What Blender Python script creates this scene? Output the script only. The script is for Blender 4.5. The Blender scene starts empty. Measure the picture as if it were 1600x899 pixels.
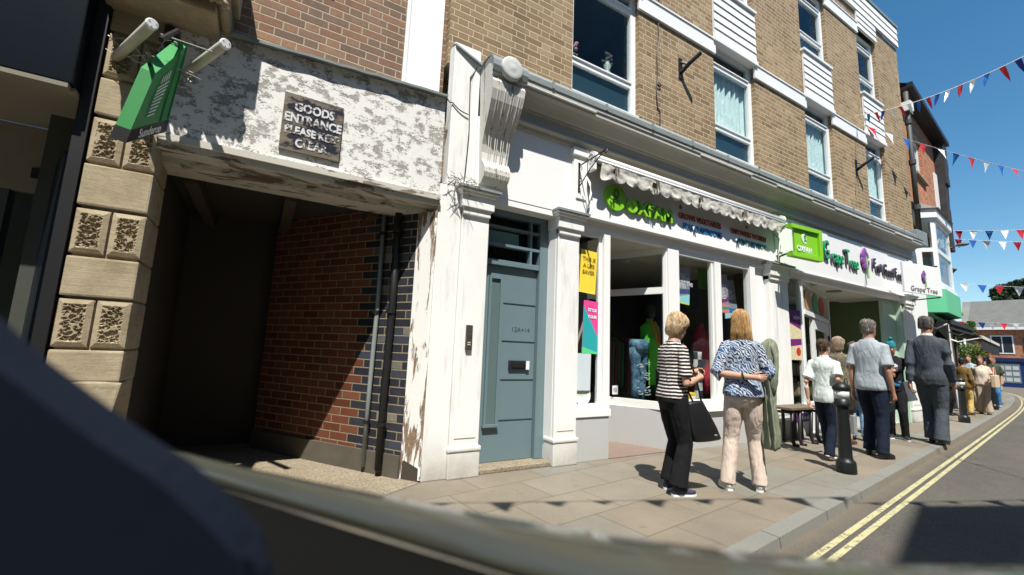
import bpy, bmesh, math, random
from mathutils import Vector, Matrix, noise
R = math.radians
random.seed(7)
S = bpy.context.scene
COL = S.collection

# ---------------------------------------------------------------- camera
def look_matrix(pitch, roll, yaw):
    fw = Vector((math.sin(yaw)*math.cos(pitch), math.cos(yaw)*math.cos(pitch), math.sin(pitch)))
    rt = Vector((math.cos(yaw), -math.sin(yaw), 0)); up = rt.cross(fw)
    r2 = math.cos(roll)*rt + math.sin(roll)*up; u2 = -math.sin(roll)*rt + math.cos(roll)*up
    return Matrix((r2, u2, -fw)).transposed()
CH = 1.2
cam = bpy.data.cameras.new('camera'); co = bpy.data.objects.new('camera', cam); COL.objects.link(co)
co.matrix_world = Matrix.Translation((0, 0, CH)) @ look_matrix(.1441, .0402, .5216).to_4x4()
cam.sensor_width = 36; cam.lens = 669/1600*36
cam.clip_start = .02; cam.clip_end = 2000
cam.dof.use_dof = True; cam.dof.focus_distance = 6.0; cam.dof.aperture_fstop = 2.9
S.camera = co
# ---------------------------------------------------------------- light
TOSUN = Vector((-.5, -1, 2.05)).normalized()
w = bpy.data.worlds.new('World'); S.world = w; w.use_nodes = True
nt = w.node_tree; bg = nt.nodes['Background']
sky = nt.nodes.new('ShaderNodeTexSky'); sky.sky_type = 'NISHITA'; sky.sun_disc = False
sky.sun_elevation = math.asin(TOSUN.z); sky.sun_rotation = math.atan2(TOSUN.x, TOSUN.y)
sky.air_density = 1.0; sky.dust_density = .1; sky.ozone_density = 1.2
hs = nt.nodes.new('ShaderNodeHueSaturation'); hs.inputs['Saturation'].default_value = 1.3; hs.inputs['Hue'].default_value = .49
nt.links.new(sky.outputs[0], hs.inputs['Color']); nt.links.new(hs.outputs[0], bg.inputs[0]); bg.inputs[1].default_value = .088
sl = bpy.data.lights.new('sun', 'SUN'); sl.energy = 5; sl.angle = R(.53); sl.color = (1, .955, .88)
so = bpy.data.objects.new('sun', sl); COL.objects.link(so)
so.rotation_euler = (-TOSUN).to_track_quat('-Z', 'Y').to_euler(); so.location = TOSUN*40
S.view_settings.view_transform = 'Standard'; S.view_settings.look = 'None'
S.view_settings.exposure = .72; S.view_settings.gamma = 1
S.cycles.max_bounces = 8; S.cycles.transparent_max_bounces = 12
S.cycles.use_denoising = True
try: S.cycles.sample_clamp_indirect = 6
except Exception: pass

# ---------------------------------------------------------------- materials
MC = {}
class NG:
    """small helper for writing node graphs"""
    def __init__(s, name):
        s.m = bpy.data.materials.new(name); s.m.use_nodes = True
        s.t = s.m.node_tree; s.b = s.t.nodes['Principled BSDF']; s.out = s.t.nodes['Material Output']
    def n(s, typ, **kw):
        nd = s.t.nodes.new(typ)
        for k, v in kw.items(): setattr(nd, k, v)
        return nd
    def l(s, a, b): s.t.links.new(a, b)
    def val(s, sock, v):
        if hasattr(v, 'is_linked') or hasattr(v, 'links'): s.l(v, sock)
        else: sock.default_value = v
    def math(s, op, a, b=0, c=0, clamp=False):
        nd = s.n('ShaderNodeMath', operation=op, use_clamp=clamp)
        for i, v in enumerate((a, b, c)): s.val(nd.inputs[i], v)
        return nd.outputs[0]
    def mix(s, f, a, b, mode='MIX'):
        nd = s.n('ShaderNodeMixRGB', blend_type=mode)
        s.val(nd.inputs[0], f)
        for i, v in ((1, a), (2, b)):
            if isinstance(v, (tuple, list)): nd.inputs[i].default_value = (*v[:3], 1)
            else: s.l(v, nd.inputs[i])
        return nd.outputs[0]
    def noise(s, scale, detail=4, rough=.55, vec=None, dist=0):
        nd = s.n('ShaderNodeTexNoise'); nd.inputs['Scale'].default_value = scale
        nd.inputs['Detail'].default_value = detail; nd.inputs['Roughness'].default_value = rough
        nd.inputs['Distortion'].default_value = dist
        if vec is not None: s.l(vec, nd.inputs['Vector'])
        return nd.outputs[0]
    def pos(s): return s.n('ShaderNodeNewGeometry').outputs['Position']
    def obj(s): return s.n('ShaderNodeTexCoord').outputs['Object']
    def mapped(s, vec, scale=(1, 1, 1), rot=(0, 0, 0)):
        mp = s.n('ShaderNodeMapping'); mp.inputs['Scale'].default_value = scale; mp.inputs['Rotation'].default_value = rot
        s.l(vec, mp.inputs[0]); return mp.outputs[0]
    def ramp(s, f, stops):
        nd = s.n('ShaderNodeValToRGB'); cr = nd.color_ramp
        while len(cr.elements) < len(stops): cr.elements.new(.5)
        for e, (p, c) in zip(cr.elements, stops):
            e.position = p; e.color = (*c, 1) if isinstance(c, (tuple, list)) else (c, c, c, 1)
        s.l(f, nd.inputs[0]); return nd.outputs[0]
    def bump(s, h, strength=.3, dist=.01, normal=None):
        nd = s.n('ShaderNodeBump'); nd.inputs['Strength'].default_value = strength; nd.inputs['Distance'].default_value = dist
        s.l(h, nd.inputs['Height'])
        if normal is not None: s.l(normal, nd.inputs['Normal'])
        s.l(nd.outputs[0], s.b.inputs['Normal']); return nd.outputs[0]
    def fin(s, color=None, rough=.6, metal=0, spec=.4):
        if color is not None:
            if isinstance(color, (tuple, list)): s.b.inputs['Base Color'].default_value = (*color[:3], 1)
            else: s.l(color, s.b.inputs['Base Color'])
        s.val(s.b.inputs['Roughness'], rough); s.b.inputs['Metallic'].default_value = metal
        s.b.inputs['Specular IOR Level'].default_value = spec
        return s.m

def paint(name, col, rough=.5, var=.12, scale=6, bump=.12, dirt=.0, metal=0, spec=.4):
    """a plain surface with slight unevenness"""
    if name in MC: return MC[name]
    g = NG(name); v = g.obj()
    n1 = g.noise(scale, 5, .6, v); n2 = g.noise(scale*14, 3, .6, v)
    f = g.math('MULTIPLY_ADD', n1, 2*var, 1-var)
    c = g.mix(1, col, f, 'MULTIPLY')
    if dirt:
        z = g.n('ShaderNodeSeparateXYZ'); g.l(g.pos(), z.inputs[0])
        h = g.math('MULTIPLY_ADD', z.outputs[2], -2.2, 1.0, clamp=True)
        k = g.math('MULTIPLY', g.math('MULTIPLY', h, n1, clamp=True), dirt*1.6, clamp=True)
        st = g.noise(9, 6, .7, g.mapped(g.pos(), (1, 1, .12)))
        k2 = g.math('MULTIPLY', g.ramp(st, [(.52, 0.), (.75, 1.)]), dirt*.6)
        k = g.math('MAXIMUM', k, k2)
        c = g.mix(k, c, (.22, .19, .14))
    g.bump(n2, bump, .004)
    MC[name] = g.fin(c, rough, metal, spec); return MC[name]

def brick(name, cols, mortar, squeeze=1.0, toothed=None, bumpy=.5, flemish=True):
    """real bond laid out in metres along whichever way the wall faces"""
    if name in MC: return MC[name]
    g = NG(name)
    ge = g.n('ShaderNodeNewGeometry'); P = g.n('ShaderNodeSeparateXYZ'); g.l(ge.outputs['Position'], P.inputs[0])
    N = g.n('ShaderNodeSeparateXYZ'); g.l(ge.outputs['True Normal'], N.inputs[0])
    u = g.math('SUBTRACT', g.math('MULTIPLY', P.outputs[1], N.outputs[0]), g.math('MULTIPLY', P.outputs[0], N.outputs[1]))
    wob = g.noise(2.2, 2, .5, ge.outputs['Position'])
    z = g.math('ADD', P.outputs[2], g.math('MULTIPLY', wob, .006))
    CHH = .081
    row = g.math('FLOOR', g.math('DIVIDE', z, CHH)); v = g.math('SUBTRACT', z, g.math('MULTIPLY', row, CHH))
    L = .240*squeeze; Hd = .121*squeeze; PER = (L+Hd) if flemish else L
    rowi = g.math('MULTIPLY', g.math('FLOORED_MODULO', row, 2), PER/2)
    uu = g.math('ADD', g.math('ADD', u, rowi), 50)
    jit = g.n('ShaderNodeTexWhiteNoise', noise_dimensions='1D'); g.l(row, jit.inputs['W'])
    uu = g.math('ADD', uu, g.math('MULTIPLY', jit.outputs['Value'], .018))
    cell = g.math('FLOOR', g.math('DIVIDE', uu, PER)); uf = g.math('SUBTRACT', uu, g.math('MULTIPLY', cell, PER))
    if flemish:
        hd = g.math('GREATER_THAN', uf, L)
        ul = g.math('SUBTRACT', uf, g.math('MULTIPLY', hd, L))
        wid = g.math('SUBTRACT', L, g.math('MULTIPLY', hd, L-Hd))
    else:
        hd = g.math('MULTIPLY', uf, 0); ul = uf; wid = L
    e1 = g.math('MINIMUM', ul, g.math('SUBTRACT', wid, ul)); e2 = g.math('MINIMUM', v, g.math('SUBTRACT', CHH, v))
    ed = g.math('MINIMUM', e1, e2)
    ed = g.math('ADD', ed, g.math('MULTIPLY_ADD', g.noise(60, 3, .6, ge.outputs['Position']), .005, -.0025))
    m = g.n('ShaderNodeMapRange'); m.clamp = True; g.l(ed, m.inputs[0]); m.inputs[1].default_value = .004; m.inputs[2].default_value = .0075
    mask = m.outputs[0]
    wn = g.n('ShaderNodeTexWhiteNoise', noise_dimensions='3D')
    cb = g.n('ShaderNodeCombineXYZ'); g.l(cell, cb.inputs[0]); g.l(row, cb.inputs[1]); g.l(hd, cb.inputs[2]); g.l(cb.outputs[0], wn.inputs['Vector'])
    n = len(cols)
    bc = g.ramp(wn.outputs['Value'], [(i/max(1, n-1), c) for i, c in enumerate(cols)])
    if toothed is not None:
        x0, blue = toothed
        rn = g.n('ShaderNodeTexWhiteNoise', noise_dimensions='2D'); c2 = g.n('ShaderNodeCombineXYZ'); g.l(row, c2.inputs[0]); g.l(c2.outputs[0], rn.inputs['Vector'])
        cxx = g.math('SUBTRACT', g.math('ADD', g.math('MULTIPLY', cell, PER), g.math('MULTIPLY', hd, L)), 50)
        alt = g.math('MULTIPLY', g.math('FLOORED_MODULO', g.math('FLOOR', g.math('DIVIDE', row, 2)), 2), .16)
        isb = g.math('GREATER_THAN', cxx, g.math('ADD', alt, x0))
        bl = g.ramp(wn.outputs['Value'], [(0, blue), (.7, tuple(x*1.5 for x in blue)), (.93, tuple(x*2.6 for x in blue)), (1, (.2, .18, .14))])
        bc = g.mix(isb, bc, bl)
    fine = g.noise(45, 5, .7, ge.outputs['Position']); big = g.noise(.8, 4, .6, ge.outputs['Position'])
    bc = g.mix(1, bc, g.math('MULTIPLY_ADD', fine, .7, .65), 'MULTIPLY')
    bc = g.mix(1, bc, g.math('MULTIPLY_ADD', big, .9, .52), 'MULTIPLY')
    run = g.noise(1.6, 6, .7, g.mapped(ge.outputs['Position'], (1.4, 1.4, .22)))
    bc = g.mix(g.math('MULTIPLY', g.ramp(run, [(.52, 0.), (.72, 1.)]), .45), bc, (.09, .07, .05))
    mo = g.mix(1, mortar, g.math('MULTIPLY_ADD', fine, .6, .7), 'MULTIPLY')
    c = g.mix(mask, mo, bc)
    h = g.math('ADD', mask, g.math('MULTIPLY', fine, .35))
    g.bump(h, bumpy, .012)
    MC[name] = g.fin(c, .88, 0, .2); return MC[name]

def peeling(name, top=(.8, .79, .76), under=(.30, .26, .2), amt=.5, scale=9, stretch=(1, 1, 1), edge=(.32, .13, .08), w1=.8, w2=.5, soft=.02):
    if name in MC: return MC[name]
    g = NG(name); v = g.mapped(g.pos(), stretch)
    n1 = g.noise(scale, 10, .68, v, .6); n2 = g.noise(scale*.22, 3, .5, v)
    k = g.math('ADD', g.math('MULTIPLY', n1, w1), g.math('MULTIPLY', n2, w2))
    fl = g.ramp(k, [(amt+.135, 0.), (amt+.135+soft, 1.)])
    fine = g.noise(70, 5, .7, g.mapped(g.pos(), (1, 1, .5)))
    gr = g.noise(30, 6, .7, g.mapped(g.pos(), (.12, 1, 1)))
    un = g.mix(g.ramp(gr, [(.4, 0.), (.7, 1.)]), under, tuple(x*.45 for x in under))
    un = g.mix(g.ramp(n2, [(.5, 0.), (.75, .6)]), un, edge)
    tp = g.mix(1, top, g.math('MULTIPLY_ADD', fine, .22, .87), 'MULTIPLY')
    c = g.mix(fl, tp, un)
    h = g.math('ADD', g.math('MULTIPLY', fl, -1), g.math('MULTIPLY', fine, .3))
    g.bump(h, .6, .005)
    MC[name] = g.fin(c, .75, 0, .25); return MC[name]

def flat(name, col, rough=.5, metal=0, emit=0, spec=.4):
    if name in MC: return MC[name]
    g = NG(name); g.fin(col, rough, metal, spec)
    if emit:
        g.b.inputs['Emission Color'].default_value = (*col, 1); g.b.inputs['Emission Strength'].default_value = emit
    MC[name] = g.m; return g.m

def glass(name='window glass', tint=(.86, .92, .92), refl=.0, ior=1.28):
    if name in MC: return MC[name]
    g = NG(name); g.t.nodes.remove(g.b)
    tr = g.n('ShaderNodeBsdfTransparent'); tr.inputs[0].default_value = (*tint, 1)
    gl = g.n('ShaderNodeBsdfGlossy'); gl.inputs['Roughness'].default_value = .02; gl.inputs[0].default_value = (.9, .95, 1, 1)
    fr = g.n('ShaderNodeFresnel'); fr.inputs[0].default_value = ior
    nz = g.n('ShaderNodeBump'); nz.inputs['Strength'].default_value = .05; nz.inputs['Distance'].default_value = .02
    g.l(g.noise(1.3, 1, .3, g.pos()), nz.inputs['Height']); g.l(nz.outputs[0], gl.inputs['Normal'])
    ge = g.n('ShaderNodeNewGeometry'); f = g.math('MULTIPLY', g.math('ADD', fr.outputs[0], refl, clamp=True), g.math('SUBTRACT', 1, ge.outputs['Backfacing']))
    mx = g.n('ShaderNodeMixShader'); g.l(f, mx.inputs[0]); g.l(tr.outputs[0], mx.inputs[1]); g.l(gl.outputs[0], mx.inputs[2])
    g.l(mx.outputs[0], g.out.inputs[0]); MC[name] = g.m; return g.m

def cloth(name, col, col2=None, kind='plain', scale=1., rough=.85, var=.15):
    """fabric with folds in the relief; kind: plain, stripes, zebra, camo, denim"""
    if name in MC: return MC[name]
    g = NG(name); o = g.obj()
    fold = g.noise(7, 3, .5, g.mapped(o, (1.6, 1.6, .55)), .8); fine = g.noise(160, 2, .5, o)
    c = col
    if kind == 'stripes':
        sp = g.n('ShaderNodeSeparateXYZ'); g.l(o, sp.inputs[0])
        z = g.math('ADD', sp.outputs[2], g.math('MULTIPLY', fold, .02))
        fz = g.math('FRACT', g.math('DIVIDE', z, .032*scale))
        c = g.mix(g.math('GREATER_THAN', fz, .62), col, col2)
    elif kind == 'zebra':
        wv = g.n('ShaderNodeTexWave', wave_type='BANDS', bands_direction='DIAGONAL'); wv.inputs['Scale'].default_value = 16
        wv.inputs['Distortion'].default_value = 10; wv.inputs['Detail'].default_value = 2.5; wv.inputs['Detail Scale'].default_value = 1.3
        g.l(o, wv.inputs['Vector'])
        k = g.ramp(wv.outputs[1], [(.50, 0.), (.62, 1.)])
        blot = g.ramp(g.noise(6, 2, .5, o), [(.45, 0.), (.6, 1.)])
        dark = g.mix(blot, (.015, .03, .08), (.04, .10, .22))
        c = g.mix(k, dark, (.46, .50, .55))
    elif kind == 'camo':
        k = g.noise(22, 3, .6, o, 1.5)
        c = g.ramp(k, [(.35, (.03, .03, .025)), (.45, (.12, .10, .07)), (.55, (.20, .18, .12)), (.65, (.06, .06, .04))])
    elif kind == 'denim':
        k = g.noise(14, 4, .6, o)
        c = g.mix(g.ramp(k, [(.4, 0.), (.7, 1.)]), col, col2)
    elif kind == 'tartan':
        wv = g.n('ShaderNodeTexChecker'); wv.inputs['Scale'].default_value = 9; g.l(o, wv.inputs[0]); c = g.mix(wv.outputs[1], col, col2)
    c = g.mix(1, c, g.math('MULTIPLY_ADD', fine, 2*var, 1-var), 'MULTIPLY')
    g.bump(g.math('ADD', g.math('MULTIPLY', fold, 4), g.math('MULTIPLY', fine, .05)), .45, .016)
    MC[name] = g.fin(c, rough, 0, .2)
    return MC[name]

def hairmat(name, a, b):
    if name in MC: return MC[name]
    g = NG(name); o = g.obj()
    s1 = g.noise(26, 6, .65, g.mapped(o, (3, 3, .35)), .5)
    c = g.ramp(s1, [(.3, a), (.7, b)])
    g.bump(s1, .9, .012); MC[name] = g.fin(c, .5, 0, .35); return MC[name]

# ---------------------------------------------------------------- mesh helpers
class MB:
    def __init__(s): s.bm = bmesh.new()
    def box(s, x0, y0, z0, x1, y1, z1, bev=0, rz=0, c=None, mi=0):
        vs = [s.bm.verts.new(p) for p in ((x0, y0, z0), (x1, y0, z0), (x1, y1, z0), (x0, y1, z0), (x0, y0, z1), (x1, y0, z1), (x1, y1, z1), (x0, y1, z1))]
        fs = [s.bm.faces.new([vs[i] for i in f]) for f in ((0, 3, 2, 1), (4, 5, 6, 7), (0, 1, 5, 4), (1, 2, 6, 5), (2, 3, 7, 6), (3, 0, 4, 7))]
        for f in fs: f.material_index = mi
        if rz:
            m = Matrix.Rotation(rz, 3, 'Z'); cc = Vector(c or ((x0+x1)/2, (y0+y1)/2, 0)); cc.z = 0
            for v in vs: v.co = m @ (v.co-cc) + cc
        if bev:
            es = list({e for f in fs for e in f.edges})
            bmesh.ops.bevel(s.bm, geom=es, offset=bev, segments=2, affect='EDGES', profile=.6)
        return s
    def poly(s, pts, mi=0):
        f = s.bm.faces.new([s.bm.verts.new(p) for p in pts]); f.material_index = mi; return s
    def prism(s, pts, d):
        """closed outline pts (3D, planar) pushed along the vector d"""
        d = Vector(d); a = [s.bm.verts.new(p) for p in pts]; b = [s.bm.verts.new(Vector(p)+d) for p in pts]
        n = len(pts); s.bm.faces.new(a[::-1]); s.bm.faces.new(b)
        for i in range(n): s.bm.faces.new((a[i], a[(i+1) % n], b[(i+1) % n], b[i]))
        return s
    def rings(s, rings, cap=True):
        R_ = [[s.bm.verts.new(p) for p in r] for r in rings]; n = len(R_[0])
        for a, b in zip(R_, R_[1:]):
            for i in range(n): s.bm.faces.new((a[i], a[(i+1) % n], b[(i+1) % n], b[i]))
        if cap: s.bm.faces.new(R_[0][::-1]); s.bm.faces.new(R_[-1])
        return s
    def tube(s, pts, rad, n=8, cap=True, closed=False):
        pts = [Vector(p) for p in pts]; k = len(pts)
        if not hasattr(rad, '__len__'): rad = [rad]*k
        rs = []; ref = None
        for i, p in enumerate(pts):
            t = (pts[min(i+1, k-1)]-pts[max(i-1, 0)])
            if t.length < 1e-9: t = Vector((0, 0, 1))
            t.normalize()
            if ref is None: ref = Vector((0, 0, 1)) if abs(t.z) < .9 else Vector((1, 0, 0))
            a = t.cross(ref)
            if a.length < 1e-4: a = t.cross(Vector((0, 1, 0)))
            a.normalize(); b = t.cross(a); ref = b.cross(t) if False else ref
            rs.append([p+a*math.cos(2*math.pi*j/n)*rad[i]+b*math.sin(2*math.pi*j/n)*rad[i] for j in range(n)])
        return s.rings(rs, cap)
    def capsule(s, pts, rad, n=10):
        """tube with rounded ends"""
        pts = [Vector(p) for p in pts]
        if not hasattr(rad, '__len__'): rad = [rad]*len(pts)
        rad = list(rad)
        d0 = (pts[0]-pts[1]).normalized(); d1 = (pts[-1]-pts[-2]).normalized()
        r0, r1 = rad[0], rad[-1]
        P_ = [pts[0]+d0*r0*.97, pts[0]+d0*r0*.7]+pts+[pts[-1]+d1*r1*.7, pts[-1]+d1*r1*.97]
        Q = [r0*.22, r0*.72]+rad+[r1*.72, r1*.22]
        return s.tube(P_, Q, n)
    def ball(s, c, r, n=12, m=8, sc=(1, 1, 1)):
        c = Vector(c); rs = []
        for i in range(1, m):
            a = math.pi*i/m
            rs.append([c+Vector((math.sin(a)*math.cos(2*math.pi*j/n)*r*sc[0], math.sin(a)*math.sin(2*math.pi*j/n)*r*sc[1], -math.cos(a)*r*sc[2])) for j in range(n)])
        return s.rings(rs)
    def lathe(s, prof, c=(0, 0, 0), n=20):
        c = Vector(c)
        return s.rings([[c+Vector((r*math.cos(2*math.pi*j/n), r*math.sin(2*math.pi*j/n), z)) for j in range(n)] for r, z in prof])
    def extrude_x(s, prof, x0, x1):
        """closed (y, z) profile run along x"""
        return s.prism([(x0, y, z) for y, z in prof], (x1-x0, 0, 0))
    def wobble(s, amp, sc=3, seed=0):
        for v in s.bm.verts: v.co += noise.noise_vector(v.co*sc+Vector((seed, 0, 0)))*amp
        return s
    def xf(s, m):
        for v in s.bm.verts: v.co = m @ v.co
        return s
    def mesh(s, name, smooth=False):
        bmesh.ops.recalc_face_normals(s.bm, faces=s.bm.faces)
        me = bpy.data.meshes.new(name); s.bm.to_mesh(me); s.bm.free()
        if smooth:
            for p in me.polygons: p.use_smooth = True
        return me

def link(name, me, mat, parent=None, smooth=False, label=None):
    o = bpy.data.objects.new(name, me); COL.objects.link(o)
    for m in (mat if isinstance(mat, (list, tuple)) else [mat]):
        if m is not None: me.materials.append(m)
    if parent is not None:
        # shapes are written in world metres: carry them into the frame of the thing's base
        p = parent; off = Vector((0, 0, 0))
        top_ = parent
        while p is not None: off += Vector(p.location); top_ = p; p = p.parent
        if not top_.get('_local'): me.transform(Matrix.Translation(-off))
        o.parent = parent
    if label: o['label'] = label
    return o
def part(name, mb, mat, parent, smooth=False, label=None):
    return link(name, mb.mesh(name, smooth), mat, parent, smooth, label)
def tag(o, label, cat, group=None, kind=None):
    if label: o['label'] = label
    if cat: o['category'] = cat
    if group: o['group'] = group
    if kind: o['kind'] = kind
    return o
def thing(name, label, cat, loc=(0, 0, 0), group=None, rz=0, local=False):
    o = bpy.data.objects.new(name, None); COL.objects.link(o); o.location = loc; o.rotation_euler = (0, 0, rz)
    o.empty_display_size = .1
    if local: o['_local'] = 1
    return tag(o, label, cat, group)
def single(name, mb, mat, label, cat, group=None, smooth=False):
    return tag(link(name, mb.mesh(name, smooth), mat), label, cat, group)
def struct(name, mb, mat, smooth=False):
    return tag(link(name, mb.mesh(name, smooth), mat), None, None, None, 'structure')
def text_mesh(txt, size, depth=.004, bold=0., shear=0., sx=1., align='CENTER', sp=1.):
    """letters standing in the XZ plane, facing -Y, centred on the origin"""
    cu = bpy.data.curves.new('t', 'FONT'); cu.body = txt; cu.size = size; cu.extrude = depth; cu.offset = bold
    cu.shear = shear; cu.align_x = align; cu.align_y = 'CENTER'; cu.space_character = sp; cu.resolution_u = 3
    o = bpy.data.objects.new('t', cu); COL.objects.link(o)
    bpy.context.view_layer.update()
    me = bpy.data.meshes.new_from_object(o.evaluated_get(bpy.context.evaluated_depsgraph_get()))
    bpy.data.objects.remove(o); me.materials.clear()
    me.transform(Matrix.Rotation(R(90), 4, 'X') @ Matrix.Diagonal((sx, 1, 1, 1)))
    return me
def text(name, txt, size, mat, parent, loc, rot=0, tilt=0, **kw):
    me = text_mesh(txt, size, **kw)
    me.transform(Matrix.Translation(loc) @ Matrix.Rotation(rot, 4, 'Z') @ Matrix.Rotation(tilt, 4, 'Y'))
    return link(name, me, mat, parent)
def evaluate(me, mods):
    """run modifiers on a mesh and give back the result"""
    o = bpy.data.objects.new('tmp', me); COL.objects.link(o)
    for typ, kw in mods:
        m = o.modifiers.new(typ, typ)
        for k, v in kw.items(): setattr(m, k, v)
    bpy.context.view_layer.update()
    r = bpy.data.meshes.new_from_object(o.evaluated_get(bpy.context.evaluated_depsgraph_get()))
    bpy.data.objects.remove(o); return r
def remesh(mb, voxel, smooth=4, fac=.5):
    me = mb.mesh('m')
    r = evaluate(me, [('REMESH', dict(mode='VOXEL', voxel_size=voxel, use_smooth_shade=True)), ('SMOOTH', dict(factor=fac, iterations=smooth))])
    for p in r.polygons: p.use_smooth = True
    return r
# ================================================================ SETTING
KX = [(-60, -6.6), (-12, -.25), (3.42, 1.80), (15, 3.34), (22, 4.30), (28, 5.35), (33, 6.45), (37, 7.8), (39.5, 9.8), (40.5, 13), (40.5, 40)]
RZ = -.065
def kerb_off(d):
    out = []
    for i, p in enumerate(KX):
        a = Vector(KX[max(0, i-1)]); b = Vector(KX[min(len(KX)-1, i+1)]); t = (b-a).normalized(); n = Vector((t.y, -t.x))
        out.append(Vector(p)+n*d)
    return out
def strip(mb, A, B, za, zb):
    for i in range(len(A)-1):
        mb.poly([(*A[i], za), (*A[i+1], za), (*B[i+1], zb), (*B[i], zb)])
def subdiv(pts, step=.5):
    out = []
    for a, b in zip(pts, pts[1:]):
        n = max(1, int((Vector(b)-Vector(a)).length/step))
        out += [tuple(Vector(a).lerp(Vector(b), i/n)) for i in range(n)]
    return out+[tuple(pts[-1])]
# smooth kerb
def smooth(pts, it=3):
    for _ in range(it):
        q = [pts[0]]
        for a, b in zip(pts, pts[1:]):
            a = Vector(a); b = Vector(b); q += [tuple(a.lerp(b, .25)), tuple(a.lerp(b, .75))]
        pts = q+[pts[-1]]
    return pts
KX = smooth(KX, 3)
# road
def asphalt():
    g = NG('asphalt'); p = g.pos()
    big = g.noise(.5, 5, .6, p); sp = g.noise(130, 3, .7, p); st = g.n('ShaderNodeTexVoronoi'); st.inputs['Scale'].default_value = 95; g.l(p, st.inputs[0])
    c = g.ramp(sp, [(.35, (.035, .033, .03)), (.55, (.085, .08, .07)), (.72, (.17, .16, .14))])
    chip = g.ramp(st.outputs['Distance'], [(.1, 1.), (.28, 0.)])
    c = g.mix(g.math('MULTIPLY', chip, .6), c, (.3, .27, .22))
    patch = g.ramp(g.noise(.9, 5, .7, p), [(.45, 0.), (.62, .5)]); c = g.mix(patch, c, (.115, .10, .08))
    c = g.mix(1, c, g.math('MULTIPLY_ADD', big, .6, .7), 'MULTIPLY')
    # gutter dust along the kerb
    s = g.n('ShaderNodeSeparateXYZ'); g.l(p, s.inputs[0])
    d = g.math('SUBTRACT', g.math('MULTIPLY_ADD', s.outputs[0], .133, 1.345), s.outputs[1])
    k = g.math('MULTIPLY', g.ramp(g.math('ADD', d, g.math('MULTIPLY', g.noise(3, 5, .7, p), .22)), [(.12, 1.), (.30, 0.)]), .6)
    c = g.mix(k, c, (.17, .14, .10))
    g.bump(g.math('ADD', sp, chip), .5, .006)
    return g.fin(c, .85, 0, .25)
b_ = MB(); b_.poly([(-400, -400, RZ), (700, -400, RZ), (700, 600, RZ), (-400, 600, RZ)])
struct('road', b_, asphalt())
# pavement of sandstone slabs
def paving():
    g = NG('paving slabs'); p = g.pos()
    v = g.mapped(p, (1, 1, 1), (0, 0, R(-7.6)))
    bt = g.n('ShaderNodeTexBrick'); g.l(v, bt.inputs['Vector'])
    bt.inputs['Scale'].default_value = 1; bt.inputs['Brick Width'].default_value = .74; bt.inputs['Row Height'].default_value = .46
    bt.inputs['Mortar Size'].default_value = .006; bt.inputs['Mortar Smooth'].default_value = .3; bt.offset = .43
    bt.inputs['Color1'].default_value = (0, 0, 0, 1); bt.inputs['Color2'].default_value = (1, 1, 1, 1); bt.inputs['Mortar'].default_value = (.5, .5, .5, 1)
    c = g.ramp(bt.outputs[0], [(0, (.165, .143, .110)), (.35, (.185, .156, .116)), (.6, (.198, .172, .132)), (.8, (.172, .16, .13)), (1, (.178, .172, .145))])
    n1 = g.noise(1.4, 6, .65, p); n2 = g.noise(38, 5, .7, p)
    c = g.mix(1, c, g.math('MULTIPLY_ADD', n1, .75, .62), 'MULTIPLY'); c = g.mix(1, c, g.math('MULTIPLY_ADD', n2, .35, .82), 'MULTIPLY')
    c = g.mix(g.math('MULTIPLY', bt.outputs[1], .6), c, (.07, .06, .045))
    spot = g.ramp(g.noise(7.5, 5, .6, p), [(.62, 0.), (.70, .45)])
    c = g.mix(spot, c, (.09, .08, .065))
    g.bump(g.math('SUBTRACT', g.math('MULTIPLY', n2, .4), bt.outputs[1]), .4, .006)
    return g.fin(c, .8, 0, .3)
K0 = kerb_off(0); K1 = kerb_off(-.125)
b_ = MB()
for i in range(len(K0)-1):
    a, b = K1[i], K1[i+1]
    if a.x < 40: b_.poly([(a.x, a.y, 0), (b.x, b.y, 0), (b.x-.0, max(b.y+.2, 30), 0), (a.x-.0, max(a.y+.2, 30), 0)] if a.x < b.x-1e-4 else [(a.x, a.y, 0), (b.x, b.y, 0), (39, b.y, 0)])
struct('pavement', b_, paving())
b_ = MB(); strip(b_, K1, K0, .004, .0); strip(b_, K0, K0, 0, -.1)
b_.bm.free(); b_ = MB()
kd = kerb_off(.012)
for i in range(len(K0)-1):
    b_.poly([(*K1[i], .003), (*K1[i+1], .003), (*K0[i+1], .003), (*K0[i], .003)]); b_.poly([(*K0[i], .003), (*K0[i+1], .003), (*kd[i+1], RZ-.01), (*kd[i], RZ-.01)])
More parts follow.
